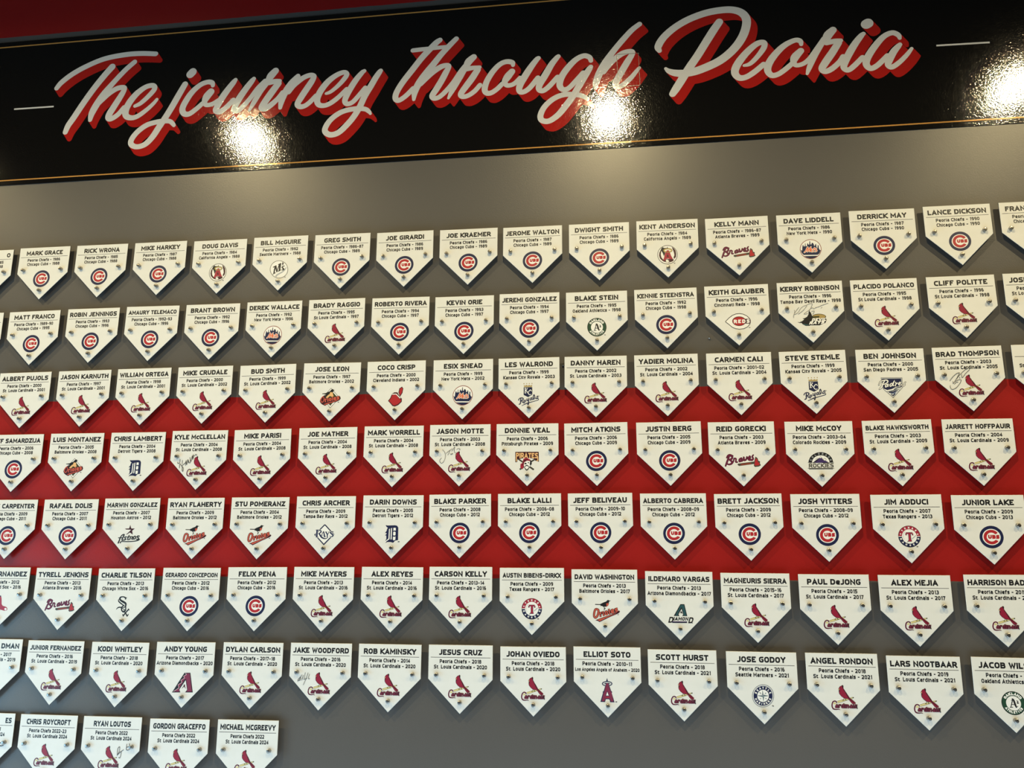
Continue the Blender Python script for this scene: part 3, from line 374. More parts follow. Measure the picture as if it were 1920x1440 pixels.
def union(polys, eps=2e-6):
    """merge overlapping polygons of one layer into one non-overlapping sheet of triangles (real holes stay open)"""
    V, F = [], []
    for p in polys:
        p = orient(p); k = len(V); V += [Vector(q) for q in p]; F.append(list(range(k, k + len(p))))
    vs, es, fs, _, _, of = delaunay_2d_cdt(V, [], F, 1, eps)
    B = [(min(q[0] for q in p), max(q[0] for q in p), min(q[1] for q in p), max(q[1] for q in p)) for p in polys]
    out = []
    for f_ in fs:
        x = sum(vs[i][0] for i in f_) / len(f_); y = sum(vs[i][1] for i in f_) / len(f_)
        for k, (x0, x1, y0, y1) in enumerate(B):
            if x0 <= x <= x1 and y0 <= y <= y1 and inside(polys[k], x, y): out.append(f_); break
    return [(v[0], v[1]) for v in vs], out
class Flat:
    """collects flat polygons in the x-z plane, facing -y"""
    def __init__(s): s.V = []; s.F = []; s.M = []; s.mats = []; s.lay = 0
    def add(s, polys, m, y=None, merge=True):
        if m not in s.mats: s.mats.append(m)
        mi = s.mats.index(m)
        if y is None: y = -0.00012 - 0.00004 * s.lay; s.lay += 1
        if len(polys) > 1 and merge:
            vs, fs = union(polys); k = len(s.V)
            s.V += [(a[0], y, a[1]) for a in vs]
            for t in fs:
                a, b_, c = (vs[i] for i in t[:3])
                if (b_[0] - a[0]) * (c[1] - a[1]) - (b_[1] - a[1]) * (c[0] - a[0]) < 0: t = t[::-1]
                s.F.append(tuple(i + k for i in t)); s.M.append(mi)
            return
        for p in polys:
            p = orient(p); k = len(s.V)
            s.V += [(a[0], y, a[1]) for a in p]; s.F.append(tuple(range(k, k + len(p)))); s.M.append(mi)
    def build(s, name, parent, loc=(0, 0, 0)):
        return mesh_obj(name, s.V, s.F, s.mats, parent, s.M, loc)
    def mesh(s, name):
        me = bpy.data.meshes.new(name); me.from_pydata(s.V, [], s.F)
        for m in s.mats: me.materials.append(m)
        me.polygons.foreach_set('material_index', s.M); me.update(); return me

# squarish sans glyphs: width, strokes ('r' = rounded corners, 'c' = closed rounded, 's' = sharp)
def G(w, *st):
    out = []
    for t in st:
        pts = [tuple(float(v) for v in a.split(',')) for a in t[1:].split()]
        out.append((t[0], pts))
    return (w, out)
FONT = {
'A': G(.64, 's0,0 .32,1 .64,0', 's.11,.26 .53,.26'), 'B': G(.58, 'r0,.53 .53,.53 .53,1 0,1', 'r0,.53 .58,.53 .58,0 0,0', 's0,0 0,1'),
'C': G(.52, 'r.52,1 0,1 0,0 .52,0'), 'D': G(.6, 'r0,0 .6,0 .6,1 0,1', 's0,0 0,1'), 'E': G(.48, 's.48,1 0,1 0,0 .48,0', 's0,.52 .42,.52'),
'F': G(.47, 's.47,1 0,1 0,0', 's0,.5 .42,.5'), 'G': G(.57, 'r.54,1 0,1 0,0 .57,0 .57,.5 .3,.5'), 'H': G(.6, 's0,0 0,1', 's.6,0 .6,1', 's0,.52 .6,.52'),
'I': G(.001, 's0,0 0,1'), 'J': G(.36, 'r.36,1 .36,0 0,0'), 'K': G(.58, 's0,0 0,1', 's.58,1 .07,.5 .58,0'), 'L': G(.44, 's0,1 0,0 .44,0'),
'M': G(.78, 's0,0 0,1 .39,.3 .78,1 .78,0'), 'N': G(.62, 's0,0 0,1 .62,0 .62,1'), 'O': G(.6, 'c0,0 .6,0 .6,1 0,1'),
'P': G(.55, 's0,0 0,1', 'r0,1 .55,1 .55,.42 0,.42'), 'Q': G(.6, 'c0,0 .6,0 .6,1 0,1', 's.4,.2 .66,-.1'),
'R': G(.57, 's0,0 0,1', 'r0,1 .55,1 .55,.44 0,.44', 's.28,.44 .57,0'), 'S': G(.53, 'r.51,1 0,1 0,.53 .53,.5 .53,0 0,0'),
'T': G(.52, 's0,1 .52,1', 's.26,1 .26,0'), 'U': G(.6, 'r0,1 0,0 .6,0 .6,1'), 'V': G(.62, 's0,1 .31,0 .62,1'), 'W': G(.9, 's0,1 .22,0 .45,.85 .68,0 .9,1'),
'X': G(.58, 's0,0 .58,1', 's0,1 .58,0'), 'Y': G(.58, 's0,1 .29,.48 .58,1', 's.29,.48 .29,0'), 'Z': G(.52, 's0,1 .52,1 0,0 .52,0'),
'a': G(.45, 'r.03,.72 .45,.72 .45,0', 'r.45,.4 0,.4 0,0 .45,0'), 'b': G(.47, 's0,0 0,1', 'r0,.72 .47,.72 .47,0 0,0'), 'c': G(.4, 'r.4,.72 0,.72 0,0 .4,0'),
'd': G(.47, 's.47,0 .47,1', 'r.47,.72 0,.72 0,0 .47,0'), 'e': G(.47, 'r.43,0 0,0 0,.72 .47,.72 .47,.34 0,.34'), 'f': G(.3, 'r.3,1 .07,1 .07,0', 's0,.72 .28,.72'),
'g': G(.47, 'r.47,.72 0,.72 0,0 .47,0', 'r.47,.72 .47,-.26 .03,-.26'), 'h': G(.47, 's0,0 0,1', 'r0,.72 .47,.72 .47,0'), 'i': G(.001, 's0,0 0,.72', 's0,.88 0,1.02'),
'j': G(.1, 's.1,-.2 .1,.72', 's.1,.88 .1,1.02'), 'k': G(.44, 's0,0 0,1', 's.44,.72 .07,.36 .44,0'), 'l': G(.001, 's0,0 0,1'),
'm': G(.76, 's0,0 0,.72', 'r0,.72 .38,.72 .38,0', 'r.38,.72 .76,.72 .76,0'), 'n': G(.47, 's0,0 0,.72', 'r0,.72 .47,.72 .47,0'), 'o': G(.47, 'c0,0 .47,0 .47,.72 0,.72'),
'p': G(.47, 's0,-.26 0,.72', 'r0,.72 .47,.72 .47,0 0,0'), 'q': G(.47, 's.47,-.26 .47,.72', 'r.47,.72 0,.72 0,0 .47,0'), 'r': G(.28, 's0,0 0,.72', 'r0,.45 0,.72 .28,.72'),
's': G(.39, 'r.38,.72 0,.72 0,.38 .39,.36 .39,0 0,0'), 't': G(.28, 'r.06,.95 .06,0 .28,0', 's0,.72 .28,.72'), 'u': G(.47, 'r0,.72 0,0 .47,0', 's.47,0 .47,.72'),
'v': G(.46, 's0,.72 .23,0 .46,.72'), 'w': G(.7, 's0,.72 .17,0 .35,.6 .53,0 .7,.72'), 'x': G(.46, 's0,0 .46,.72', 's0,.72 .46,0'), 'y': G(.48, 's0,.72 .25,.05', 's.48,.72 .15,-.26'),
'z': G(.42, 's0,.72 .42,.72 0,0 .42,0'),
'0': G(.52, 'c0,0 .52,0 .52,1 0,1'), '1': G(.22, 's0,.86 .22,1 .22,0'), '2': G(.5, 'r0,1 .5,1 .5,.55 0,.08', 's0,0 .5,0'), '3': G(.5, 'r.02,1 .47,1 .47,.53 .14,.53', 'r.14,.53 .5,.53 .5,0 0,0'),
'4': G(.52, 's.4,0 .4,1 0,.27 .54,.27'), '5': G(.5, 's.47,1 0,1 0,.56', 'r0,.56 .5,.56 .5,0 0,0'), '6': G(.5, 'r.44,1 0,1 0,0 .5,0 .5,.54 0,.54'),
'7': G(.48, 's0,1 .48,1 .16,0'), '8': G(.52, 'c.03,.53 .49,.53 .49,1 .03,1', 'c0,0 .52,0 .52,.53 0,.53'), '9': G(.5, 'r.06,0 .5,0 .5,1 0,1 0,.46 .5,.46'),
'-': G(.36, 's-.08,.42 .42,.42'), '.': G(.001, 's0,-.02 0,.06'), "'": G(.001, 's0,.8 0,1.05'), ' ': G(.2),
}
def rounded(pts, r, closed=False, n=3):
    out = []; N_ = len(pts)
    for i in range(N_):
        if not closed and i in (0, N_ - 1): out.append(pts[i]); continue
        a, b, c = pts[i - 1], pts[i], pts[(i + 1) % N_]
        la = math.hypot(a[0] - b[0], a[1] - b[1]); lc = math.hypot(c[0] - b[0], c[1] - b[1])
        rr = min(r, la * .49, lc * .49)
        p0 = (b[0] + (a[0] - b[0]) / la * rr, b[1] + (a[1] - b[1]) / la * rr); p2 = (b[0] + (c[0] - b[0]) / lc * rr, b[1] + (c[1] - b[1]) / lc * rr)
        for k in range(n + 1):
            t = k / n; out.append(((1 - t) ** 2 * p0[0] + 2 * t * (1 - t) * b[0] + t * t * p2[0], (1 - t) ** 2 * p0[1] + 2 * t * (1 - t) * b[1] + t * t * p2[1]))
    return out
GC = {}
def glyph(ch, t):
    """polygons of one glyph with stroke weight t in cap-height units, and its advance width"""
    key = (ch, t)
    if key not in GC:
        w, st = FONT.get(ch, FONT[' ']); polys = []
        for kind, pts in st:
            P = [(t / 2 + x, t / 2 + y * (1 - t)) for x, y in pts]
            if kind != 'c' and len(P) > 1:
                for e, n_ in ((0, 1), (-1, -2)):
                    dx, dy = P[e][0] - P[n_][0], P[e][1] - P[n_][1]; l = math.hypot(dx, dy); dx /= l; dy /= l
                    ex, ey = pts[e]
                    if abs(dy) > .5 and ey in (0.0, 1.0, 0.72): k = t / 2 / abs(dy)
                    elif abs(dy) < .05 and (ex == 0.0 or abs(ex - w) < .04): k = t / 2
                    else: k = 0
                    P[e] = (P[e][0] + dx * k, P[e][1] + dy * k)
            if kind in 'rc': P = rounded(P, .30, kind == 'c')
            elif len(P) == 2 and P[0] == P[1]: continue
            polys += ribbon_polys([(x, y, t) for x, y in P], caps=False, closed=kind == 'c')
        if polys:
            vs, fs = union(polys, 1e-5); polys = [[vs[i] for i in q] for q in fs]
        GC[key] = (polys, w + t if ch != ' ' else 0.34)
    return GC[key]
def text_width(s, t, track): return sum(glyph(c, t)[1] + track for c in s) - track
def text_polys(s, h, width=None, t=.2, track=.13, align=0.0, maxw=None, shear=0.0, x=0.0, y=0.0, xs=1.0):
    """s set with cap height h; align 0 centre, -1 left, 1 right at x; baseline y"""
    w0 = text_width(s, t, track) * h * xs
    if width: xs *= width / w0; w0 = width
    if maxw and w0 > maxw:
        k = maxw / w0; h *= math.sqrt(k); xs *= math.sqrt(k); w0 = maxw
    cx = x - w0 * (0.5 + align * 0.5); out = []
    for c in s:
        P, adv = glyph(c, t)
        for p in P: out.append([(cx + (a + shear * b_) * h * xs, y + b_ * h) for a, b_ in p])
        cx += (adv + track) * h * xs
    return out

# ---------------------------------------------------------------- emblem artwork (drawn in its own artwork units, mapped onto the plaque)
def fat(pts, dw): return [(a[0], a[1], a[2] + dw) for a in pts]
class Art:
    def __init__(s, key): s.a = AFF[key]; s.f = Flat()
    def T(s, p): a = s.a; return ((a[0] * p[0] + a[1] * p[1] + a[2]) * PW, (a[3] * p[0] + a[4] * p[1] + a[5]) * PW)
    def put(s, polys, c): s.f.add([[s.T(q) for q in p] for p in polys], cmat(c))
    def P(s, c, *pts): s.put([list(pts)], c)
    def E(s, c, cx, cy, rx, ry, a0=0, a1=360, n=40):
        s.put([[(cx + rx * math.cos(math.radians(a0 + (a1 - a0) * i / n)), cy - ry * math.sin(math.radians(a0 + (a1 - a0) * i / n))) for i in range(n + (a1 - a0 < 360))]], c)
    def R(s, c, cx, cy, rx, ry, w, a0=0, a1=360, n=40):
        pts = [(cx + rx * math.cos(math.radians(a0 + (a1 - a0) * i / n)), cy - ry * math.sin(math.radians(a0 + (a1 - a0) * i / n)), w) for i in range(n + 1)]
        s.put(ribbon_polys(pts, caps=False, closed=a1 - a0 >= 360), c)
    def S(s, c, *strokes, w=None, sm=True, dw=0, closed=False, caps=True):
        polys = []
        for st in strokes:
            st = [(q[0], q[1], q[2] if len(q) > 2 else w) for q in st]
            if closed: st = st + [st[0]]
            if sm: st = crom(st, 4)
            polys += ribbon_polys(fat(st, dw), caps=caps, closed=closed and not sm, ncap=5)
        s.put(polys, c)
    def SO(s, c, oc, dw, *strokes, **k):
        s.S(oc, *strokes, dw=dw, **k); s.S(c, *strokes, **k)
    def X(s, c, txt, x0, y0, x1, y1, h, t=.24, shear=0.0, track=.1):
        """text along the straight line (x0,y0)-(x1,y1), y down, cap height h"""
        L = math.hypot(x1 - x0, y1 - y0); ux, uy = (x1 - x0) / L, (y1 - y0) / L
        out = []
        for p in text_polys(txt, h, width=L, t=t, track=track, align=-1, shear=shear):
            out.append([(x0 + a * ux + b_ * uy, y0 + a * uy - b_ * ux) for a, b_ in p])
        s.put(out, c)
    def ARC(s, c, txt, cx, cy, rx, ry, h, a0, a1, inward=False, t=.26, xs=1.0):
        """text on an ellipse, angles in degrees counter-clockwise; baseline on radius"""
        out = []; n = len(txt)
        for i, ch in enumerate(txt):
            a = math.radians(a0 + (a1 - a0) * (i / (n - 1)))
            bx, by = cx + rx * math.cos(a), cy - ry * math.sin(a)
            if inward: ux, uy, vx, vy = -math.sin(a), -math.cos(a), -math.cos(a), math.sin(a)
            else: ux, uy, vx, vy = math.sin(a), math.cos(a), math.cos(a), -math.sin(a)
            for p in text_polys(ch, h, t=t, xs=xs):
                out.append([(bx + q[0] * ux + q[1] * vx, by + q[0] * uy + q[1] * vy) for q in p])
        s.put(out, c)

def art_cubs(a):
    a.E('W', 905, 965, 430, 370); a.R('N', 905, 965, 428, 371, 118)
    a.put([[(905 + r * math.cos(math.radians(t)) * 1.0, 965 - r * .867 * math.sin(math.radians(t))) for r, t in ((320, k), (320, k + 6.4), (320, k + 12.9), (196, k + 12.9), (196, k))] for k in [39 + 12.82 * i for i in range(22)]], 'R')
    a.P('R', (1153, 791), (1090, 850), (1050, 830), (1057, 830)); a.P('R', (1153, 1140), (1185, 1110), (1075, 1065), (1050, 1100))
    a.X('R', 'UBS', 770, 1036, 1225, 1022, 148, t=.36, track=.1)
def art_halo_circle(a):
    a.E('W', 965, 735, 490, 460); a.R('K', 965, 735, 490, 460, 26)
    a.P('D', (650, 450), (560, 640), (545, 780), (590, 930), (700, 1030), (780, 1080), (900, 1110), (1050, 1120), (1210, 1075), (1290, 1000), (1200, 930), (1060, 950), (900, 960), (740, 970), (660, 870), (630, 740), (650, 560))
    a.P('K', (650, 420), (740, 350), (780, 400), (960, 400), (760, 480), (800, 600), (860, 640), (790, 820), (720, 640), (650, 540))
    a.P('D', (1180, 345), (1300, 430), (1370, 540), (1400, 700), (1385, 850), (1290, 950), (1265, 880), (1310, 760), (1285, 620), (1210, 430))
    a.P('Q', (900, 560), (1060, 560), (1150, 800), (1240, 960), (1060, 950), (1010, 930), (890, 950), (850, 1020), (750, 1020), (800, 850), (840, 700))
    a.P('D', (970, 690), (925, 850), (1035, 850)); a.R('K', 980, 525, 200, 82, 62); a.R('A', 980, 525, 195, 78, 42); a.P('Q', (900, 600), (930, 520), (1030, 520), (1065, 600))
    a.P('W', (890, 985), (980, 990), (1060, 1080), (960, 1110), (880, 1080)); a.S('K', [(960, 350, 20), (960, 420, 44)]); a.S('K', [(1290, 1160, 30), (1340, 1160, 30)])
def art_m_ball(a):
    a.E('W', 1045, 670, 430, 425); a.R('E', 1045, 670, 440, 432, 24)
    a.S('S', [(880, 1050, 70), (930, 960, 74), (1060, 880, 66), (1200, 800, 66), (1330, 690, 56), (1400, 580, 34)])
    a.S('K', [(765, 560, 46), (900, 495, 52)], [(865, 530, 70), (820, 700, 66), (790, 860, 60)], [(730, 915, 26), (860, 840, 40)], [(885, 520, 66), (910, 650, 70), (925, 790, 44)],
        [(935, 800, 30), (1000, 600, 44), (1060, 430, 44)], [(1010, 430, 36), (1145, 380, 44)], [(1110, 400, 80), (1085, 560, 84), (1065, 730, 70)], [(990, 770, 36), (1115, 700, 44)],
        [(1235, 360, 80), (1240, 410, 54), (1195, 460, 18)], [(1315, 500, 34), (1240, 520, 50), (1200, 575, 56), (1260, 630, 70), (1280, 680, 60), (1180, 705, 40)])
    a.S('E', [(1320, 1055, 26), (1360, 1050, 26)])
def art_braves(a):
    st = [[(340, 410, 34), (390, 330, 44), (470, 300, 46), (580, 330, 24)], [(430, 340, 60), (400, 450, 58), (350, 580, 56), (305, 705, 44)],
          [(440, 320, 44), (545, 355, 52), (540, 430, 56), (450, 480, 44)], [(450, 480, 44), (540, 540, 56), (530, 610, 54), (440, 650, 44), (350, 625, 34)],
          [(560, 600, 34), (600, 530, 34), (630, 430, 44), (700, 440, 40), (690, 540, 44), (750, 550, 36)], [(905, 400, 44), (830, 450, 50), (830, 520, 50), (900, 490, 44), (925, 400, 40), (915, 500, 46), (960, 470, 34)],
          [(990, 370, 52), (1010, 470, 52), (1080, 440, 44), (1110, 350, 44)], [(1160, 420, 44), (1235, 370, 44), (1215, 320, 44), (1165, 400, 52), (1200, 455, 46), (1270, 430, 34)],
          [(1350, 270, 34), (1310, 330, 44), (1345, 400, 50), (1310, 450, 44), (1240, 460, 30)]]
    a.S('W', *st, dw=52); a.S('D', *st, dw=22); a.S('P', *st, dw=-10)
    a.P('W', (750, 590), (1380, 475), (1420, 300), (1530, 360), (1560, 455), (1620, 470), (1660, 640), (1560, 695), (1420, 720), (1350, 670), (1350, 605), (815, 705), (745, 665))
    a.P('E', (765, 605), (1390, 498), (1390, 590), (820, 688), (762, 660)); a.P('B', (880, 610), (1270, 545), (1270, 600), (880, 660))
    a.P('E', (1430, 320), (1515, 375), (1545, 470), (1605, 485), (1605, 560), (1638, 630), (1560, 675), (1420, 700), (1370, 660), (1380, 560), (1395, 440))
    a.P('R', (1440, 380), (1500, 420), (1530, 520), (1580, 540), (1590, 620), (1440, 650), (1400, 620), (1410, 500))
def art_mets(a):
    a.E('W', 895, 815, 590, 535); a.R('B', 895, 815, 590, 535, 34)
    a.P('N', (335, 850), (420, 900), (430, 700), (450, 590), (480, 570), (500, 660), (570, 660), (580, 490), (610, 500), (620, 660), (690, 640), (700, 510), (740, 480), (765, 560), (820, 560), (830, 370), (860, 360),
        (890, 560), (940, 550), (960, 460), (1030, 470), (1080, 560), (1090, 640), (1150, 600), (1160, 530), (1200, 530), (1230, 720), (1285, 740), (1290, 600), (1340, 600), (1350, 760), (1400, 850), (1460, 880), (1400, 1040), (1300, 1130), (500, 1140), (390, 1020))
    a.P('N', (520, 1210), (1290, 1190), (1150, 1290), (1000, 1335), (850, 1335), (680, 1290))
    a.S('W', [(520, 1178, 30), (900, 1170, 40), (1320, 1145, 30)])
    st = [[(540, 1000, 44), (620, 930, 54), (730, 720, 60), (740, 850, 54), (710, 960, 50)], [(720, 960, 44), (800, 850, 50), (900, 720, 56), (870, 840, 54), (840, 950, 50)],
          [(880, 930, 44), (970, 860, 44), (930, 820, 44), (890, 920, 50), (980, 970, 40)], [(1120, 740, 50), (1050, 920, 50), (1090, 960, 40)], [(1010, 810, 28), (1180, 780, 28)],
          [(1230, 790, 44), (1160, 840, 44), (1240, 900, 50), (1170, 960, 40)]]
    a.S('W', *st, dw=36); a.S('O', *st)
def art_cardinals(a):
    body = [(620, 105), (652, 145), (650, 240), (680, 340), (780, 440), (860, 560), (940, 680), (1080, 780), (1205, 885), (1195, 960), (1110, 1010), (1080, 960), (960, 820), (900, 740), (820, 705), (700, 700), (560, 600), (470, 490), (450, 390), (470, 310), (430, 290), (460, 230), (500, 170), (570, 140)]
    a.S('W', [(150, 1130, 90), (160, 900, 90), (300, 810, 90), (620, 760, 70), (860, 660, 60)], dw=20)
    a.P('Y', (180, 890), (190, 960), (290, 970), (400, 915), (640, 845), (800, 790), (1090, 690), (1075, 640), (800, 725), (600, 750), (370, 820), (290, 860))
    a.S('J', [(370, 830, 12), (620, 760, 12), (1060, 650, 10)], [(380, 912, 12), (640, 845, 12), (1090, 690, 10)], [(1095, 668, 50), (1110, 665, 50)], [(690, 690, 16), (640, 780, 20)], [(745, 700, 16), (775, 780, 20)], [(620, 790, 26), (690, 790, 20)], [(740, 765, 26), (800, 780, 20)])
    a.put([body], 'M')
    cb = [(x, y, 16) for x, y in body]
    a.S('D', cb + [cb[0]], sm=False, caps=False)
    a.S('D', [(640, 240, 20), (780, 470, 36), (900, 680, 34), (1150, 900, 30)], [(465, 330, 50), (490, 400, 20)]); a.P('K', (600, 130), (622, 100), (654, 145), (645, 240), (600, 190)); a.P('C', (425, 285), (475, 265), (480, 320))
    C_ = [(350, 905, 46), (330, 850, 56), (250, 825, 56), (175, 870, 60), (140, 980, 62), (150, 1100, 62), (215, 1180, 60), (330, 1200, 50), (430, 1190, 44), (505, 1215, 22)]
    a.S('W', C_, dw=34); a.S('D', C_); a.S('P', C_, dw=-34)
    a.X('W', 'ardinals', 255, 1150, 1285, 1160, 225, t=.5, shear=.12, track=-.1)
    a.X('D', 'ardinals', 262, 1143, 1280, 1150, 222, t=.42, shear=.12, track=0.0)
    a.X('I', 'ardinals', 274, 1130, 1268, 1137, 196, t=.15, shear=.12, track=.26)
    a.S('K', [(1230, 1010, 40), (1270, 1110, 44), (1285, 1150, 40)])
def art_athletics(a):
    a.E('K', 778, 677, 520, 502); a.E('G', 778, 677, 490, 474); a.E('W', 782, 680, 322, 306)
    a.ARC('W', 'OAKLAND', 778, 677, 350, 338, 118, 146, 38, t=.34, xs=.95)
    a.ARC('W', 'ATHLETICS', 778, 677, 456, 440, 110, 216, 326, inward=True, t=.34, xs=.8)
    a.S('K', [(650, 850, 34), (700, 700, 38), (755, 530, 40)], [(740, 490, 40), (800, 560, 76), (850, 740, 84), (890, 840, 60)], [(700, 735, 30), (840, 735, 30)], [(610, 865, 24), (735, 850, 30)], [(690, 565, 20), (790, 500, 26)], [(880, 850, 24), (960, 795, 22)],
        [(925, 565, 30), (985, 590, 30), (940, 640, 30), (1000, 660, 34), (940, 685, 22)], [(1190, 1095, 30), (1245, 1095, 30)])
def art_reds(a):
    out = [(310, 700), (500, 500), (700, 340), (900, 262), (1100, 242), (1300, 270), (1500, 360), (1640, 480), (1710, 600), (1715, 720), (1680, 840), (1560, 980), (1350, 1090), (1100, 1118), (880, 1088), (700, 1010), (520, 860)]
    a.put([out], 'W'); o2 = [(x, y, 36) for x, y in out]; a.S('K', o2 + [o2[0]], sm=False, caps=False)
    a.E('D', 1080, 668, 385, 268); a.E('R', 1080, 668, 350, 236)
    a.P('D', (1380, 535), (1690, 530), (1725, 650), (1700, 810), (1380, 800))
    a.X('W', 'REDS', 785, 790, 1680, 762, 205, t=.3, track=.3)
    a.S('K', [(1640, 1020, 34), (1700, 1020, 34)])
def art_manta(a):
    a.E('K', 1270, 775, 300, 125); a.E('F', 1270, 770, 272, 100); a.P('J', (985, 760), (1280, 740), (1280, 810), (1000, 830))
    a.P('K', (900, 430), (862, 540), (920, 600), (960, 700), (1000, 830), (1010, 900), (1560, 850), (1600, 910), (1540, 1040), (1400, 1090), (1300, 1140), (900, 1140), (860, 1165), (700, 1165), (560, 1090), (530, 1040), (440, 1045), (335, 1000), (440, 1015), (560, 960), (640, 890), (560, 850), (650, 840), (760, 780), (820, 680), (830, 560), (870, 480))
    a.S('T', [(620, 1090, 30), (720, 1120, 44), (820, 1110, 24)])
    a.X('W', 'DEVIL', 950, 975, 1560, 950, 130, t=.3, shear=.35, track=.14)
    a.X('W', 'RAYS', 840, 1110, 1480, 1065, 130, t=.32, shear=.4, track=.14)
def bird(a, pts, belly, bc):
    a.put([pts], 'K'); a.put([belly], bc)
def art_oriole_diamond(a):
    d = [(960, 185), (1440, 760), (890, 1335), (440, 740)]
    a.put([d], 'W'); e = [(x, y, 22) for x, y in d]; a.S('K', e + [e[0]], sm=False, caps=False)
    a.P('J', (965, 310), (1330, 730), (895, 1215), (560, 750))
    bird(a, [(1000, 250), (1080, 240), (1110, 290), (1175, 292), (1100, 335), (1080, 420), (1040, 400), (900, 400), (860, 480), (700, 640), (640, 690), (560, 640), (660, 540), (425, 522), (440, 490), (640, 470), (740, 420), (880, 370), (960, 280)],
         [(900, 420), (1060, 430), (1060, 520), (1100, 640), (1040, 710), (880, 640), (760, 750), (630, 750), (760, 600), (880, 520)], 'C')
    a.P('D', (570, 590), (430, 700), (320, 830), (285, 950), (340, 1060), (430, 1140), (590, 1215), (720, 1140), (1000, 1050), (1280, 975), (1450, 885), (1515, 790), (1480, 670), (1400, 630), (1100, 720), (900, 770), (660, 770))
    a.S('V', [(480, 660, 40), (380, 780, 50), (345, 920, 50), (420, 1010, 46), (510, 930, 46), (540, 780, 40), (480, 680, 34)])
    a.X('V', 'rioles', 590, 1010, 1440, 850, 250, t=.26, shear=.1, track=.14)
    a.S('V', [(560, 1140, 44), (700, 1090, 60), (1000, 1000, 44), (1300, 905, 34)]); a.S('K', [(1350, 1005, 34), (1400, 1005, 34)])
def art_feather(a):
    f1 = [(1120, 155), (1200, 265), (1150, 520), (1000, 760), (910, 500), (965, 255)]
    a.put([f1], 'D'); a.P('R', (1115, 210), (1160, 280), (1110, 510), (1000, 680), (950, 500), (1000, 270))
    b2 = [(540, 560), (680, 490), (850, 490), (1000, 760), (1110, 860), (1110, 1040), (900, 1240), (700, 1320), (560, 1290), (420, 1120), (300, 990), (430, 820)]
    a.put([b2], 'D'); a.P('R', (560, 640), (780, 610), (960, 860), (1060, 920), (1060, 1020), (880, 1180), (690, 1260), (580, 1230), (450, 1080), (360, 990), (470, 840)); a.S('W', [(540, 600, 50), (780, 590, 50), (1010, 830, 50)], sm=False)
def art_royals(a):
    a.P('F', (410, 290), (480, 325), (550, 280), (620, 325), (700, 280), (770, 320), (845, 270), (852, 372), (425, 378)); a.S('F', [(410, 220, 52), (412, 222, 52)]); a.S('F', [(555, 215, 48), (557, 217, 48)]); a.S('F', [(695, 210, 48), (697, 212, 48)]); a.S('F', [(835, 205, 48), (837, 207, 48)])
    a.P('K', (420, 400), (862, 390), (898, 762), (690, 890), (445, 785)); a.P('N', (440, 420), (845, 408), (880, 750), (690, 868), (462, 770))
    a.S('W', [(500, 450, 44), (520, 690, 44)], [(470, 445, 20), (560, 440, 20)], [(495, 695, 20), (575, 690, 20)], [(620, 450, 30), (540, 570, 34)], [(545, 560, 34), (640, 650, 36), (720, 750, 36), (790, 775, 30), (835, 740, 22)],
        [(840, 590, 34), (790, 530, 36), (725, 570, 38), (690, 640, 34)])
    a.S('N', [(200, 1045, 50), (230, 975, 40), (330, 930, 40), (430, 960, 50), (430, 1030, 50), (350, 1075, 36)], [(310, 960, 50), (310, 1100, 58), (305, 1220, 50), (245, 1260, 46)], [(360, 1075, 44), (420, 1150, 44), (520, 1200, 30)],
        [(530, 1050, 40), (480, 1090, 44), (500, 1140, 40), (565, 1120, 40), (575, 1060, 40), (530, 1045, 36)], [(640, 970, 40), (645, 1060, 46), (700, 1060, 40), (730, 960, 44), (730, 1080, 50), (745, 1200, 44), (715, 1285, 36), (690, 1220, 30)],
        [(880, 920, 40), (810, 960, 44), (825, 1040, 40), (890, 990, 40), (905, 920, 40), (910, 1010, 40), (960, 1010, 34)], [(1000, 1000, 40), (1040, 880, 40), (990, 770, 44), (960, 860, 44), (985, 1000, 40)],
        [(1080, 960, 34), (1180, 830, 34), (1200, 940, 44), (1110, 970, 36)], [(1205, 950, 24), (1250, 1005, 30), (1180, 1050, 30), (900, 1130, 32), (650, 1205, 46), (395, 1325, 20)], [(1210, 835, 20), (1270, 835, 20)])
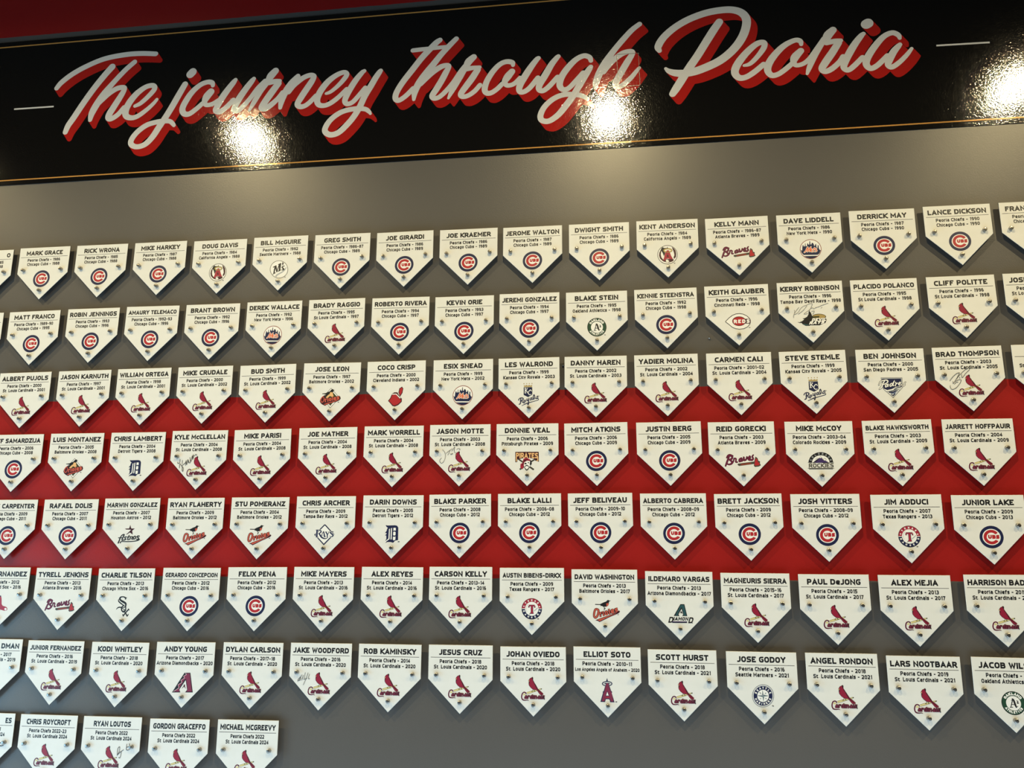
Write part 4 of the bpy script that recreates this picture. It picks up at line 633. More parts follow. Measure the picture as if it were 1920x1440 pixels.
def art_padres(a):
    o1 = [(340, 190), (1530, 190), (1565, 740), (1030, 1315), (470, 820)]
    a.put([o1], 'S'); e = [(x, y, 18) for x, y in o1]; a.S('E', e + [e[0]], sm=False, caps=False)
    a.P('N', (400, 250), (1470, 240), (1515, 710), (1020, 1240), (490, 800))
    a.P('W', (480, 800), (700, 880), (950, 830), (1200, 700), (1400, 680), (1525, 735), (1020, 1250))
    a.S('L', [(1080, 840, 40), (1250, 755, 70), (1440, 745, 60)], [(680, 960, 30), (950, 930, 60), (1200, 850, 50), (1390, 870, 30)])
    a.S('N', [(800, 1010, 60), (1020, 1000, 90), (1200, 920, 60), (1290, 930, 40)], [(930, 1130, 40), (1030, 1180, 70), (1130, 1070, 60)]); a.S('H', [(900, 1090, 50), (1050, 1060, 60), (1220, 980, 40)])
    P_ = [[(225, 600, 30), (280, 450, 40), (400, 360, 50), (620, 320, 60), (730, 370, 66), (680, 480, 60), (480, 570, 44)], [(560, 340, 54), (430, 560, 70), (390, 700, 80), (260, 830, 40)],
          [(720, 560, 50), (610, 600, 54), (600, 710, 54), (700, 660, 50), (750, 560, 50), (740, 680, 50)], [(960, 500, 50), (860, 560, 50), (860, 670, 54), (950, 620, 50), (1090, 370, 54), (1020, 560, 54), (1020, 640, 50), (1080, 620, 40)],
          [(1160, 440, 50), (1190, 500, 50), (1150, 650, 54)], [(1180, 560, 44), (1250, 500, 50), (1300, 490, 40)], [(1340, 570, 44), (1450, 490, 44), (1400, 440, 44), (1330, 560, 50), (1400, 620, 44), (1520, 560, 40)], [(1720, 440, 34), (1660, 500, 40), (1680, 590, 44), (1600, 650, 44), (1500, 640, 34)]]
    a.S('K', *P_, dw=44); a.S('W', *P_)
def art_old_d(a):
    a.P('N', (340, 270), (460, 290), (900, 280), (1020, 310), (1085, 420), (1070, 1150), (900, 1180), (780, 1305), (620, 1262), (440, 1262), (318, 1322), (400, 1215), (325, 1185), (380, 1080), (380, 880), (298, 880), (400, 780), (390, 735), (300, 735), (400, 610), (420, 500), (475, 430), (400, 380))
    a.P('W', (540, 500), (595, 470), (570, 1090), (420, 1195), (335, 1250), (328, 1205), (505, 1060)); a.P('W', (660, 460), (722, 430), (692, 1112), (628, 1112))
    a.P('W', (800, 430), (940, 430), (940, 602), (870, 580), (800, 610)); a.P('W', (785, 680), (860, 650), (932, 680), (920, 860), (850, 885), (780, 862)); a.P('W', (775, 940), (850, 962), (922, 930), (912, 1120), (820, 1172), (765, 1120)); a.S('K', [(1070, 1245, 44), (1140, 1245, 44)])
def art_pirates(a):
    for st in ([(330, 590, 50), (1140, 1150, 66)], [(1300, 560, 50), (440, 1140, 60)]):
        a.S('K', st, dw=26); a.S('E', st)
    a.P('D', (170, 210), (700, 205), (1440, 210), (1445, 745), (1250, 690), (1200, 590), (950, 540), (650, 540), (420, 590), (290, 590), (280, 750), (172, 770))
    a.X('C', 'PIRATES', 205, 545, 1395, 560, 290, t=.24, track=.1); a.S('C', [(228, 500, 50), (232, 710, 50)], [(1380, 480, 46), (1385, 690, 46), (1300, 680, 30)])
    a.P('Q', (600, 610), (700, 545), (800, 530), (960, 620), (980, 700), (800, 680), (680, 760), (640, 880), (620, 1030), (560, 1150), (440, 1040), (455, 870), (570, 800))
    a.P('D', (640, 640), (800, 600), (930, 640), (800, 650), (650, 740), (560, 960), (520, 940), (600, 780))
    a.P('W', (650, 790), (800, 700), (960, 720), (985, 860), (940, 1020), (870, 1090), (790, 1215), (700, 1090), (640, 970)); a.P('K', (960, 620), (1045, 700), (1060, 850), (1000, 960), (945, 860), (985, 740))
    a.E('K', 725, 842, 62, 42); a.E('K', 880, 795, 40, 26); a.S('K', [(690, 1010, 30), (790, 935, 50), (910, 1010, 30)], [(670, 1040, 30), (720, 1120, 40), (790, 1190, 60), (880, 1110, 40), (920, 1030, 26)])
def art_rockies(a):
    a.E('W', 975, 825, 720, 610, 0, 180); a.E('K', 975, 815, 690, 580, 0, 180); a.E('W', 975, 815, 490, 400, 0, 180)
    a.ARC('S', 'COLORADO', 975, 815, 530, 440, 105, 163, 17, t=.24)
    a.P('U', (520, 835), (680, 700), (860, 570), (955, 450), (1060, 570), (1130, 690), (1300, 740), (1445, 835)); a.P('W', (850, 590), (955, 465), (1060, 590), (990, 545), (955, 580), (920, 550)); a.S('K', [(540, 835, 44), (700, 745, 50), (860, 610, 26)], [(1080, 835, 30), (1400, 830, 30)]); a.R('K', 1200, 650, 76, 66, 16); a.R('K', 760, 630, 60, 54, 14)
    a.P('W', (640, 850), (1040, 850), (1040, 880), (640, 880))
    a.X('E', 'ROCKIES', 305, 1105, 1690, 1095, 235, t=.2, track=.12); a.S('E', [(255, 812, 22), (500, 822, 22)], [(1430, 822, 22), (1700, 812, 22)], [(250, 1140, 18), (1720, 1140, 18)], [(320, 1175, 34), (1640, 1175, 34)], sm=False)
def art_astros(a):
    a.P('D', (955, 125), (1008, 340), (1222, 345), (1065, 470), (1098, 705), (930, 580), (745, 705), (715, 690), (930, 490), (1000, 415), (700, 405), (648, 352), (885, 340))
    a.S('K', [(250, 1190, 70), (310, 1050, 60), (370, 880, 50), (480, 730, 46), (590, 690, 50)], [(595, 700, 66), (540, 850, 60), (470, 990, 56), (490, 1040, 50), (600, 1000, 40)], [(265, 895, 40), (500, 890, 40)],
        [(730, 840, 50), (640, 850, 50), (650, 920, 54), (700, 970, 50), (590, 1030, 46)], [(890, 750, 50), (820, 900, 54), (810, 1000, 50), (900, 980, 40)], [(740, 850, 34), (1060, 810, 34)], [(980, 820, 50), (930, 980, 54)], [(1090, 820, 50), (1040, 960, 54), (1130, 960, 40)],
        [(1230, 790, 50), (1140, 860, 54), (1150, 960, 50), (1240, 930, 50), (1260, 820, 50), (1220, 785, 44)], [(1480, 790, 60), (1400, 780, 50), (1360, 840, 54), (1440, 900, 60), (1420, 970, 50), (1310, 960, 50)], [(1300, 850, 30), (1380, 790, 30)],
        [(370, 1180, 66), (440, 1110, 40), (800, 1112, 44), (1200, 1085, 44), (1420, 1020, 60), (1510, 965, 24)], dw=12)
def art_oriole_bird(a):
    bird(a, [(1000, 188), (1060, 218), (1150, 232), (1060, 272), (1040, 340), (1030, 430), (1000, 490), (920, 545), (760, 545), (660, 500), (585, 515), (620, 455), (330, 442), (312, 415), (340, 398), (580, 408), (760, 320), (900, 270), (950, 210)],
         [(880, 390), (1000, 350), (1035, 420), (980, 500), (900, 535), (930, 440)], 'V')
    a.S('K', [(765, 545, 22), (850, 640, 40)], [(800, 640, 40), (800, 720, 30)])
    O_ = [(400, 660, 74), (490, 720, 80), (490, 860, 80), (430, 1040, 80), (340, 1110, 74), (275, 1040, 76), (280, 860, 80), (330, 700, 76)]
    a.S('D', O_ + [O_[0]], dw=40); a.S('V', O_ + [O_[0]], dw=-16)
    for c, dt, off in (('D', .46, 0), ('V', .22, 8)):
        a.X(c, 'rioles', 565 + off, 1085 - off, 1530 - off, 830 - off, 300 - 2 * off, t=dt, shear=.1, track=.0 if c == 'D' else .22)
    a.P('D', (340, 1245), (560, 1150), (1000, 1000), (1400, 860), (1560, 735), (1615, 795), (1540, 885), (1100, 1070), (560, 1335), (450, 1270)); a.P('V', (450, 1225), (560, 1180), (1000, 1030), (1400, 890), (1400, 905), (1080, 1040), (560, 1290))
    a.S('K', [(1490, 955, 26), (1540, 955, 26)])
def art_rays(a):
    d = [(755, 170), (1250, 715), (695, 1285), (195, 740)]
    a.put([d], 'W'); e = [(x, y, 62) for x, y in d]; a.S('N', e + [e[0]], sm=False, caps=False)
    R_ = [[(235, 475, 24), (450, 480, 36)], [(320, 490, 92), (300, 850, 92)], [(215, 868, 20), (400, 862, 24)], [(400, 470, 44), (520, 510, 66), (530, 600, 66), (410, 665, 44)], [(430, 660, 76), (530, 830, 84), (650, 930, 74), (800, 955, 50), (945, 885, 20)],
        [(655, 580, 34), (560, 790, 40)], [(685, 570, 60), (750, 850, 74)], [(600, 780, 18), (720, 780, 18)], [(680, 862, 20), (800, 862, 22)], [(815, 590, 64), (900, 730, 64)], [(1005, 575, 34), (920, 710, 40)], [(900, 700, 62), (890, 860, 62)], [(765, 575, 20), (880, 575, 20)], [(940, 575, 18), (1040, 575, 18)],
        [(1215, 580, 54), (1140, 570, 50), (1065, 620, 62), (1130, 690, 74), (1215, 750, 74), (1190, 830, 60), (1100, 845, 40), (1025, 800, 26)]]
    a.S('W', *R_, dw=36); a.S('N', *R_)
    a.S('W', [(430, 590, 40), (440, 620, 40)])
def art_rangers(a):
    a.E('K', 725, 735, 548, 572); a.E('Q', 725, 735, 525, 550, 2, 178); a.E('N', 725, 735, 525, 550, 182, 358); a.E('W', 725, 735, 362, 380)
    a.S('W', [(190, 730, 34), (360, 730, 34)], [(1070, 735, 34), (1250, 735, 34)], sm=False, caps=False); a.R('S', 725, 735, 300, 330, 14, 130, 210)
    a.ARC('W', 'TEXAS', 725, 735, 400, 420, 92, 138, 42, t=.3); a.ARC('W', 'RANGERS', 725, 735, 485, 510, 92, 196, 344, inward=True, t=.3)
    a.E('W', 300, 600, 34, 34); a.E('W', 1140, 620, 34, 34)
    for c, dw in (('N', 24), ('Q', -14)):
        a.S(c, [(565, 560, 60), (885, 560, 60)], [(570, 570, 44), (570, 670, 44)], [(885, 570, 44), (885, 680, 44)], [(735, 570, 104), (735, 950, 104)], [(650, 965, 60), (825, 965, 60)], sm=False, caps=False, dw=dw)
    a.S('S', [(840, 860, 34), (930, 790, 46), (1040, 680, 30)]); a.S('K', [(640, 980, 30), (590, 1050, 10)], [(1040, 1275, 40), (1090, 1275, 40)])
def art_sox_script(a):
    a.S('K', [(745, 300, 40), (740, 220, 70), (660, 170, 56), (560, 155, 50), (450, 190, 70), (405, 290, 80), (470, 370, 96), (620, 460, 110), (740, 540, 100), (760, 640, 76), (720, 750, 60)], [(730, 290, 40), (815, 195, 16)], [(330, 300, 14), (340, 420, 54), (450, 530, 60), (585, 630, 50)],
        [(650, 660, 60), (530, 770, 64), (525, 950, 66), (620, 1045, 60), (720, 980, 60)], [(755, 720, 50), (755, 950, 50)], [(200, 895, 12), (300, 800, 46), (420, 770, 60), (540, 810, 60)], [(560, 840, 34), (700, 750, 34)], [(645, 900, 60), (650, 905, 60)], [(640, 900, 30), (740, 950, 40)],
        [(930, 890, 60), (760, 1080, 56), (620, 1260, 60)], [(640, 990, 44), (750, 1120, 56), (830, 1270, 60)], [(575, 1180, 20), (600, 1260, 50), (615, 1310, 20)], [(915, 1165, 16), (880, 1240, 44), (830, 1315, 20)], [(905, 860, 20), (965, 940, 24)], dw=14)
def art_diamond_a(a):
    a.P('K', (860, 150), (1095, 150), (1262, 852), (968, 852), (1020, 740), (930, 430), (752, 740), (800, 850), (468, 842)); a.P('T', (880, 195), (1065, 195), (1215, 820), (1020, 820), (1060, 740), (950, 340), (900, 350), (700, 730), (735, 815), (560, 805))
    a.P('K', (880, 560), (960, 600), (985, 725), (890, 660), (815, 705), (860, 640))
    a.X('K', 'D', 140, 1240, 400, 1240, 345, t=.22, shear=.28); a.X('K', 'IAMON', 440, 1105, 1300, 1120, 205, t=.26, shear=.22, track=.14); a.X('K', 'D', 1310, 1270, 1565, 1270, 345, t=.22, shear=.28)
    a.P('U', (395, 1155), (1255, 1165), (1240, 1255), (365, 1245)); a.P('K', (380, 1200), (1250, 1210), (1240, 1255), (365, 1245)); a.S('K', [(1520, 1255, 30), (1570, 1255, 30)])
def art_snake_a(a):
    a.P('K', (905, 165), (1240, 158), (1375, 1268), (940, 1268), (1055, 1115), (975, 575), (620, 1110), (675, 1268), (205, 1275)); a.P('I', (1000, 205), (1200, 200), (1325, 1225), (1010, 1225), (1085, 1110), (1010, 540), (960, 520), (900, 560), (600, 1050), (630, 1225), (330, 1225), (600, 1040), (560, 860), (760, 720), (720, 600), (900, 470), (870, 370), (1010, 280))
    a.S('Z', [(975, 190, 26), (1012, 270, 26), (860, 358, 26), (912, 460, 26), (710, 590, 26), (765, 710, 26), (550, 842, 26), (602, 1015, 26), (300, 1215, 26)], sm=False); a.P('D', (850, 830), (955, 828), (930, 900), (985, 1075), (890, 950), (740, 1060), (870, 890))
def art_halo_a(a):
    A_ = [(630, 480), (760, 480), (800, 600), (870, 800), (925, 865), (900, 910), (1035, 1355), (825, 1352), (805, 1240), (760, 1205), (620, 1205), (575, 1345), (355, 1335), (480, 900), (462, 860), (520, 800), (580, 590)]
    a.P('N', (675, 180), (722, 345), (628, 345)); a.R('N', 680, 462, 222, 96, 60); a.R('S', 680, 462, 198, 76, 26); a.P('N', (530, 460), (600, 425), (760, 425), (830, 460), (760, 490), (600, 490))
    a.put([A_], 'N'); a.P('I', (650, 440), (730, 440), (770, 600), (850, 830), (890, 880), (985, 1315), (860, 1315), (830, 1220), (770, 1170), (610, 1170), (540, 1310), (420, 1300), (515, 900), (555, 820), (605, 600)); a.P('Q', (600, 1090), (800, 1090), (790, 1140), (600, 1140))
    a.P('N', (690, 800), (780, 1060), (600, 1060)); a.P('W', (690, 850), (752, 1032), (630, 1032)); a.S('K', [(1095, 1335, 34), (1145, 1335, 34)])
def art_compass(a):
    a.E('W', 735, 795, 565, 590); a.R('L', 735, 795, 560, 585, 18); a.R('S', 735, 795, 535, 558, 26); a.E('N', 735, 795, 495, 515); a.E('W', 735, 795, 300, 318)
    a.ARC('W', 'SEATTLE', 735, 795, 345, 360, 110, 158, 22, t=.3, xs=.9); a.ARC('W', 'MARINERS', 735, 795, 450, 470, 110, 204, 336, inward=True, t=.3, xs=.8)
    c = (735, 795)
    a.P('T', (705, 480), (775, 740), (1050, 800), (790, 850), (755, 1100), (700, 850), (430, 785), (690, 740)); a.P('S', (705, 480), c, (775, 740)); a.P('S', (1050, 800), c, (790, 850)); a.P('S', (755, 1100), c, (700, 850)); a.P('S', (430, 785), c, (690, 740))
    for p in ([(530, 580), (640, 670), (600, 690)], [(900, 620), (830, 660), (870, 700)], [(560, 970), (600, 910), (640, 930)], [(930, 985), (840, 920), (880, 900)]): a.put([p], 'T')
    a.S('E', [(1215, 1310, 34), (1280, 1325, 34)])
def art_socks(a):
    for dx, dy in ((-330, 60), (0, 0)):
        L_ = [(-200, 400), (45, 400), (72, 540), (75, 780), (120, 860), (220, 890), (305, 930), (340, 1010), (300, 1070), (190, 1082), (60, 1045), (-80, 1010), (-160, 900), (-190, 700)]
        a.put([[(x + dx, y + dy) for x, y in L_]], 'Q'); a.P('N', (-200 + dx, 400 + dy), (45 + dx, 400 + dy), (50 + dx, 450 + dy), (-200 + dx, 450 + dy)); a.E('W', 252 + dx, 1008 + dy, 52, 52)
ARTS = {}
def emblem(kind):
    if kind not in ARTS:
        a = Art(kind); globals()['art_' + kind](a); ARTS[kind] = a.f.mesh('team_emblem')
    return ARTS[kind]
SIGS = {
'KERRY ROBINSON': ('sig_KERRY', 13, [[(210, 490), (225, 590), (190, 700), (180, 830)], [(405, 380), (300, 510), (210, 640)], [(190, 690), (300, 650), (400, 560), (480, 430), (600, 330), (740, 290), (700, 380), (580, 520), (380, 670)], [(750, 270), (860, 220), (950, 215), (980, 250), (920, 400), (840, 500), (700, 600), (630, 660), (690, 670), (790, 640)], [(920, 430), (1000, 395), (1040, 440), (1130, 390), (1230, 360), (1400, 290), (1660, 195)], [(940, 560), (1050, 530), (1060, 580), (990, 680)], [(1350, 420), (1400, 365)]]),
'BRAD THOMPSON': ('sig_THOMPSON', 20, [[(120, 830), (260, 640), (420, 500), (530, 460), (545, 490), (440, 700), (290, 940)], [(430, 730), (560, 560), (800, 330), (900, 280), (980, 190)], [(650, 530), (680, 680), (820, 500), (980, 340), (1010, 280)], [(560, 660), (575, 710)], [(260, 850), (280, 950)], [(380, 850), (480, 790), (590, 770), (630, 810), (560, 960), (430, 1120), (300, 1200), (210, 1200), (150, 1130), (145, 1040)], [(330, 980), (400, 900), (490, 880)]]),
'KYLE McCLELLAN': ('sig_McCLELLAN', 22, [[(180, 680), (200, 745), (280, 700), (310, 550)], [(270, 970), (290, 760), (380, 870), (450, 960), (440, 1120), (400, 1080), (400, 900)], [(420, 600), (400, 760)], [(380, 860), (550, 720), (600, 600)], [(560, 850), (600, 650), (620, 800), (680, 560), (700, 720)], [(700, 600), (740, 710), (800, 680), (780, 450)], [(800, 560), (830, 640), (890, 380), (900, 560), (940, 320), (950, 500)], [(990, 390), (1070, 310), (1110, 360)]]),
'JASON MOTTE': ('sig_MOTTE', 18, [[(400, 380), (500, 500), (550, 650), (530, 850), (440, 1040), (340, 1110), (260, 1040), (250, 940), (340, 820)], [(600, 570), (720, 460), (820, 400), (910, 330)], [(680, 670), (800, 430)], [(890, 470), (1000, 300), (1060, 240), (1020, 400), (1050, 520), (1110, 560)], [(1160, 370), (1240, 320), (1320, 330), (1340, 370), (1290, 410)], [(800, 590), (860, 650), (900, 580), (950, 600), (860, 640)]]),
'JAKE WOODFORD': ('sig_WOODFORD', 20, [[(240, 760), (260, 640), (350, 560), (450, 420)], [(230, 700), (350, 700), (400, 580)], [(300, 700), (430, 440)], [(440, 700), (520, 440)], [(470, 620), (490, 600)], [(560, 640), (620, 300)], [(540, 660), (700, 600)], [(520, 930), (640, 660), (770, 310)], [(770, 590), (840, 380)], [(770, 590), (810, 630), (840, 600)]]),
'RYAN LOUTOS': ('sig_LOUTOS', 5, [[(1220, 1310), (1225, 1240), (1245, 1220), (1240, 1270), (1225, 1300), (1260, 1270), (1250, 1330), (1235, 1330)], [(1255, 1270), (1285, 1250)], [(1320, 1190), (1315, 1250), (1350, 1240), (1345, 1185)], [(1315, 1225), (1350, 1215), (1370, 1230)]]),
'>ES': ('sig_ES', 50, [[(-400, 650), (0, 650), (60, 670), (240, 625)], [(-300, 470), (0, 460), (100, 450)]]),
}

# ---------------------------------------------------------------- the room
def wall_plane():
    o = mesh_obj('wall_back', *boxes([(-6.5, 6.5, 0.0, 0.15, 0.0, 4.9)]), [mat_wall]); o['kind'] = 'structure'
wall_plane()
struct('ceiling', *boxes([(-6.5, 6.5, -7.0, 0.0, 4.75, 4.9)]), mat_ceil)
struct('floor', *boxes([(-6.5, 6.5, -7.0, 0.0, -0.1, 0.0)]), mat_floor)
# left side wall with the opening the daylight comes through
struct('wall_left', *boxes([(-4.75, -4.6, -7.0, -3.5, 0, 4.75), (-4.75, -4.6, -1.1, 0, 0, 4.75), (-4.75, -4.6, -3.5, -1.1, 0, 0.05), (-4.75, -4.6, -3.5, -1.1, 1.6, 4.75)]), mat_side)
struct('wall_right', *boxes([(6.35, 6.5, -7.0, 0, 0, 4.75)]), mat_side)
struct('wall_front', *boxes([(-6.5, 6.5, -7.15, -7.0, 0, 4.75)]), mat_side)
struct('window_1', *boxes([(-4.71, -4.63, -3.5, -3.42, 0.05, 1.6), (-4.71, -4.63, -1.18, -1.1, 0.05, 1.6), (-4.71, -4.63, -2.34, -2.26, 0.05, 1.6), (-4.71, -4.63, -3.5, -1.1, 0.05, 0.13), (-4.71, -4.63, -3.5, -1.1, 1.52, 1.6)]), mat_frame)

# ---------------------------------------------------------------- banner
def tagthing(o, label, cat, group=None):
    o['label'] = label; o['category'] = cat
    if group: o['group'] = group
BX0, BX1, BZ0, BZ1 = -3.4, 3.4, 2.995, 3.610
banner = bpy.data.objects.new('banner_sign', None); col.objects.link(banner); banner.location = (0, 0, BZ0)
tagthing(banner, 'long glossy black banner sign with white and red script above the grey wall', 'sign')
V, F = boxes([(BX0, BX1, -0.0025, 0.0, 0.0, BZ1 - BZ0)])
mesh_obj('board', V, F, [mat_vblack], banner)
for z in (3.0145, 3.5885):
    V, F = boxes([(BX0, BX1, -0.0031, -0.0025, z - 0.0022 - BZ0, z + 0.0022 - BZ0)])
    mesh_obj('gold_line', V, F, [mat_vgold], banner)['label'] = 'thin gold line'
for x0, x1, z0, z1 in ((-2.3153, -2.148, 3.3137, 3.3125), (1.061, 1.2276, 3.2942, 3.2915)):
    f = Flat(); f.add(ribbon_polys([(x0, z0 - BZ0, 0.0062), (x1, z1 - BZ0, 0.0062)], caps=False), mat_vwhite, -0.0031)
    f.build('dash', banner)['label'] = 'short white dash'
SH = (0.0206, -0.0295)
for wi, word in enumerate(SCRIPT):
    white, shade = [], []
    for st in word:
        pp = ribbon_polys(crom([(x, z - BZ0, w) for x, z, w in st], 5), caps=True, ncap=10)
        white += pp
        for poly in pp:
            pts = poly + [(a + SH[0], c + SH[1]) for a, c in poly]
            vs = [Vector(q) for q in pts]
            shade.append([pts[i] for i in convex_hull_2d(vs)])
    f = Flat(); f.add(shade, mat_vred, -0.0029); f.build('letter_shade', banner)['label'] = 'red block shade of the script'
    f = Flat(); f.add(white, mat_vwhite, -0.0033); f.build('script_word', banner)['label'] = 'white script lettering'
# clear patch stuck over the last h of the second word: four thin raised edges
pc = [(0.0039, 3.3507), (0.080, 3.3505), (0.0821, 3.2259), (0.0086, 3.2256)]
m_patch, ntp, bp_ = base_mat('clear_patch_edge', (0.10, 0.09, 0.08), 0.2)
add_bump(ntp, bp_, 200, 0.3, 0.001)
f = Flat(); q = [(x, z - BZ0, 0.0016) for x, z in pc]
f.add(ribbon_polys(q + [q[0]], caps=False), m_patch, -0.0037)
f.build('patch_edge', banner)['label'] = 'rectangular seam of a patch over the letter h'

# ---------------------------------------------------------------- plaques
STAND = 0.016; THK = 0.004           # gap behind the plate, plate thickness; front face at y = -0.020
def plate_mesh():
    h = PW / 2; b_ = 0.0007
    out = [(-h, 0), (h, 0), (h, -h), (0, -2 * h), (-h, -h)]
    inn = [(-h + b_, -b_), (h - b_, -b_), (h - b_, -h - b_ * .4), (0, -2 * h + b_ * 1.41), (-h + b_, -h - b_ * .4)]
    V = [(x, -0.020, z) for x, z in inn] + [(x, -0.020 + b_, z) for x, z in out] + [(x, -0.020 + THK, z) for x, z in out]
    F = [(4, 3, 2, 1, 0), (10, 11, 12, 13, 14)]; M = [0, 1]
    for i in range(5):
        j = (i + 1) % 5
        F.append((i, j, 5 + j, 5 + i)); M.append(0)
        F.append((5 + i, 5 + j, 10 + j, 10 + i)); M.append(1)
    me = bpy.data.meshes.new('plate'); me.from_pydata(V, [], F); me.materials.append(mat_plate); me.materials.append(mat_edge)
    me.polygons.foreach_set('material_index', M); me.update(); return me
def lathe_y(prof, n=18):
    """profile (radius, y) around the y axis"""
    V, F = [], []
    for r, y in prof:
        for k in range(n): V.append((r * math.cos(2 * math.pi * k / n), y, r * math.sin(2 * math.pi * k / n)))
    for i in range(len(prof) - 1):
        for k in range(n):
            l = (k + 1) % n; F.append((i * n + k, i * n + l, (i + 1) * n + l, (i + 1) * n + k))
    F.append(tuple(reversed(range(n)))); F.append(tuple((len(prof) - 1) * n + k for k in range(n)))
    return V, F
def bolt_mesh():
    # standoff: barrel from the wall to the plate, rod through the plate, then the rounded cap with a small socket
    V, F = lathe_y([(0.0022, 0.0), (0.0022, -0.020), (0.0060, -0.020), (0.0063, -0.0206), (0.0063, -0.0288), (0.0058, -0.0301), (0.0046, -0.0308), (0.0024, -0.0311), (0.0010, -0.0312)][::1])
    me = bpy.data.meshes.new('standoff_bolt'); me.from_pydata(V, [], F); me.materials.append(mat_steel); me.materials.append(mat_steel_dark)
    mi = [0] * len(F); n = 18
    me.polygons.foreach_set('material_index', mi); me.update(); return me
def barrel_mesh():
    V, F = lathe_y([(0.0060, 0.0), (0.0060, -STAND)], 14)
    me = bpy.data.meshes.new('spacer'); me.from_pydata(V, [], F); me.materials.append(mat_steel); me.update(); return me
PLATE, BOLT, BARREL = plate_mesh(), bolt_mesh(), barrel_mesh()
for me in (BOLT, BARREL):
    import bmesh
    bm = bmesh.new(); bm.from_mesh(me); bmesh.ops.recalc_face_normals(bm, faces=bm.faces); bm.to_mesh(me); bm.free()
bm = bmesh.new(); bm.from_mesh(PLATE); bmesh.ops.recalc_face_normals(bm, faces=bm.faces); bm.to_mesh(PLATE); bm.free()
K = ink('lettering_black', (20, 20, 24))
mat_line = ink('rule_dark', (52, 50, 48))
mat_pen = ink('pen_ink', (60, 60, 58))
f = Flat(); f.add([[(-.466 * PW, -.1880 * PW), (.466 * PW, -.1880 * PW), (.466 * PW, -.1812 * PW), (-.466 * PW, -.1812 * PW)]], mat_line)
RULE = f.mesh('divider_rule')
f = None
DESC = dict(cubs='blue ring and red C emblem', halo_circle='red haloed letter in circle', m_ball='grey ball emblem', braves='maroon script over tomahawk emblem', mets='round skyline emblem', cardinals='red bird on bat emblem',
            athletics='round green ring emblem', reds='white pointed oval emblem', manta='black ray fish emblem', oriole_diamond='bird and diamond emblem', feather='red feather emblem', royals='crowned navy shield emblem',
            padres='navy and silver emblem', old_d='navy blackletter D emblem', pirates='crossed bats head emblem', rockies='purple mountain emblem', astros='open star over script', oriole_bird='black bird over script', rays='navy diamond outline emblem',
            rangers='round red and navy emblem', sox_script='black interlaced script emblem', diamond_a='teal letter A emblem', snake_a='maroon and black A', halo_a='haloed maroon A', compass='round compass star emblem', socks='cut-off red sock emblem')
ROWN = ['top', 'second', 'third', 'fourth', 'fifth', 'sixth', 'seventh', 'bottom']
ORD = ['leftmost', 'second', 'third', 'fourth', 'fifth', 'sixth', 'seventh', 'eighth', 'ninth', 'tenth', 'eleventh', 'twelfth', 'thirteenth', 'fourteenth', 'fifteenth', 'sixteenth', 'seventeenth']
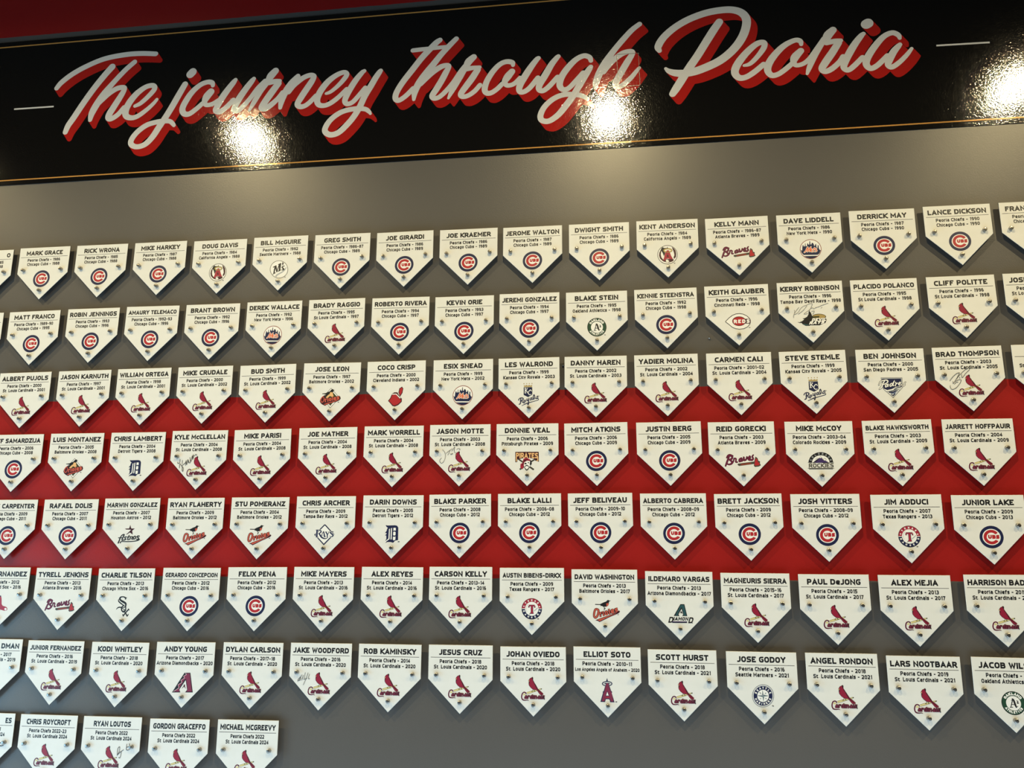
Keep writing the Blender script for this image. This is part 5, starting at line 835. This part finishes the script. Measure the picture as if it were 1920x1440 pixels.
for ri, row in enumerate(ROWS):
    for ci, (name, l1, l2, kind, px, pz, rot) in enumerate(row):
        root = bpy.data.objects.new('home_plate_plaque', None); col.objects.link(root)
        root.location = (px, 0, pz); root.rotation_euler = (0, -rot * 0.6, 0)
        tail = ('leftmost in %s row' if ci == 0 else 'rightmost in %s row') % ROWN[ri] if ci in (0, len(row) - 1) else '%s from left in %s row' % (ORD[ci], ROWN[ri])
        sig = 'signed ' if name in SIGS else ''
        if name == '>ES': lab = 'signed white plaque, leftmost in bottom row, cut off by frame'
        elif name in ('', '>O', '<FRANK', '<JOSE', '>DMAN'): lab = 'white plaque cut off by the frame, ' + tail
        else: lab = '%swhite plaque, %s, %s' % (sig, DESC[kind], tail)
        tagthing(root, lab, 'plaque', 'home plate plaques on the wall')
        link('plate', PLATE, root)
        link('divider_rule', RULE, root, (0, -0.020, 0))
        for bx, bz in ((-.372, -.44), (.372, -.44), (0, -.835)):
            link('standoff_bolt', BOLT, root, (bx * PW, 0, bz * PW)); link('spacer', BARREL, root, (bx * PW, 0, bz * PW))
        thin = ri == 7
        nm = name.lstrip('<>')
        if nm:
            f = Flat()
            h = .082 * PW
            kw = dict(t=.26, track=.095, y=-.1495 * PW, xs=.81 if thin else 0.99)
            if name[0] == '>': kw.update(align=1.0, x=.445 * PW, maxw=.94 * PW if ' ' in nm else None)
            elif name[0] == '<': kw.update(align=-1.0, x=-.415 * PW)
            else: kw.update(maxw=.905 * PW)
            f.add(text_polys(nm, h, **kw), K, merge=False); f.build('name_lettering', root, (0, -0.020, 0))
        f = Flat(); h2 = .057 * PW
        xs = .74 if thin else .815
        f.add(text_polys(l1, h2, t=.25, track=.115, y=-.2705 * PW, xs=xs, maxw=.93 * PW) + text_polys(l2, h2, t=.25, track=.115, y=-.351 * PW, xs=xs, maxw=.955 * PW), K, merge=False)
        f.build('club_lettering', root, (0, -0.020, 0))
        link('team_emblem', emblem(kind), root, (0, -0.020, 0))
        if name in SIGS:
            key, w, strokes = SIGS[name]
            a = AFF[key]; f = Flat(); sc = math.sqrt(abs(a[0] * a[4] - a[1] * a[3])) * PW; polys = []
            for st in strokes:
                pts = [((a[0] * x + a[1] * y + a[2]) * PW, (a[3] * x + a[4] * y + a[5]) * PW, w * sc) for x, y in st]
                polys += ribbon_polys(crom(pts, 4), ncap=4)
            f.add(polys, mat_pen, -0.0011); f.build('signature', root, (0, -0.020, 0))['label'] = 'handwritten pen signature'

# ---------------------------------------------------------------- small fixings left in the wall
for i, (x, z, lab) in enumerate(((-0.1937, 2.2341, 'small bare screw head in grey wall below second row, centre'), (0.277, 2.3108, 'small bare screw head in grey wall between second row plaques, right of centre'))):
    V, F = lathe_y([(0.0014, 0.0), (0.0016, -0.004), (0.0030, -0.0042), (0.0032, -0.0055), (0.0016, -0.0068)], 12)
    o = mesh_obj('wall_screw', V, F, [mat_steel], loc=(x, 0, z)); tagthing(o, lab, 'screw', 'bare screws in the wall')
    bm = bmesh.new(); bm.from_mesh(o.data); bmesh.ops.recalc_face_normals(bm, faces=bm.faces); bm.to_mesh(o.data); bm.free()
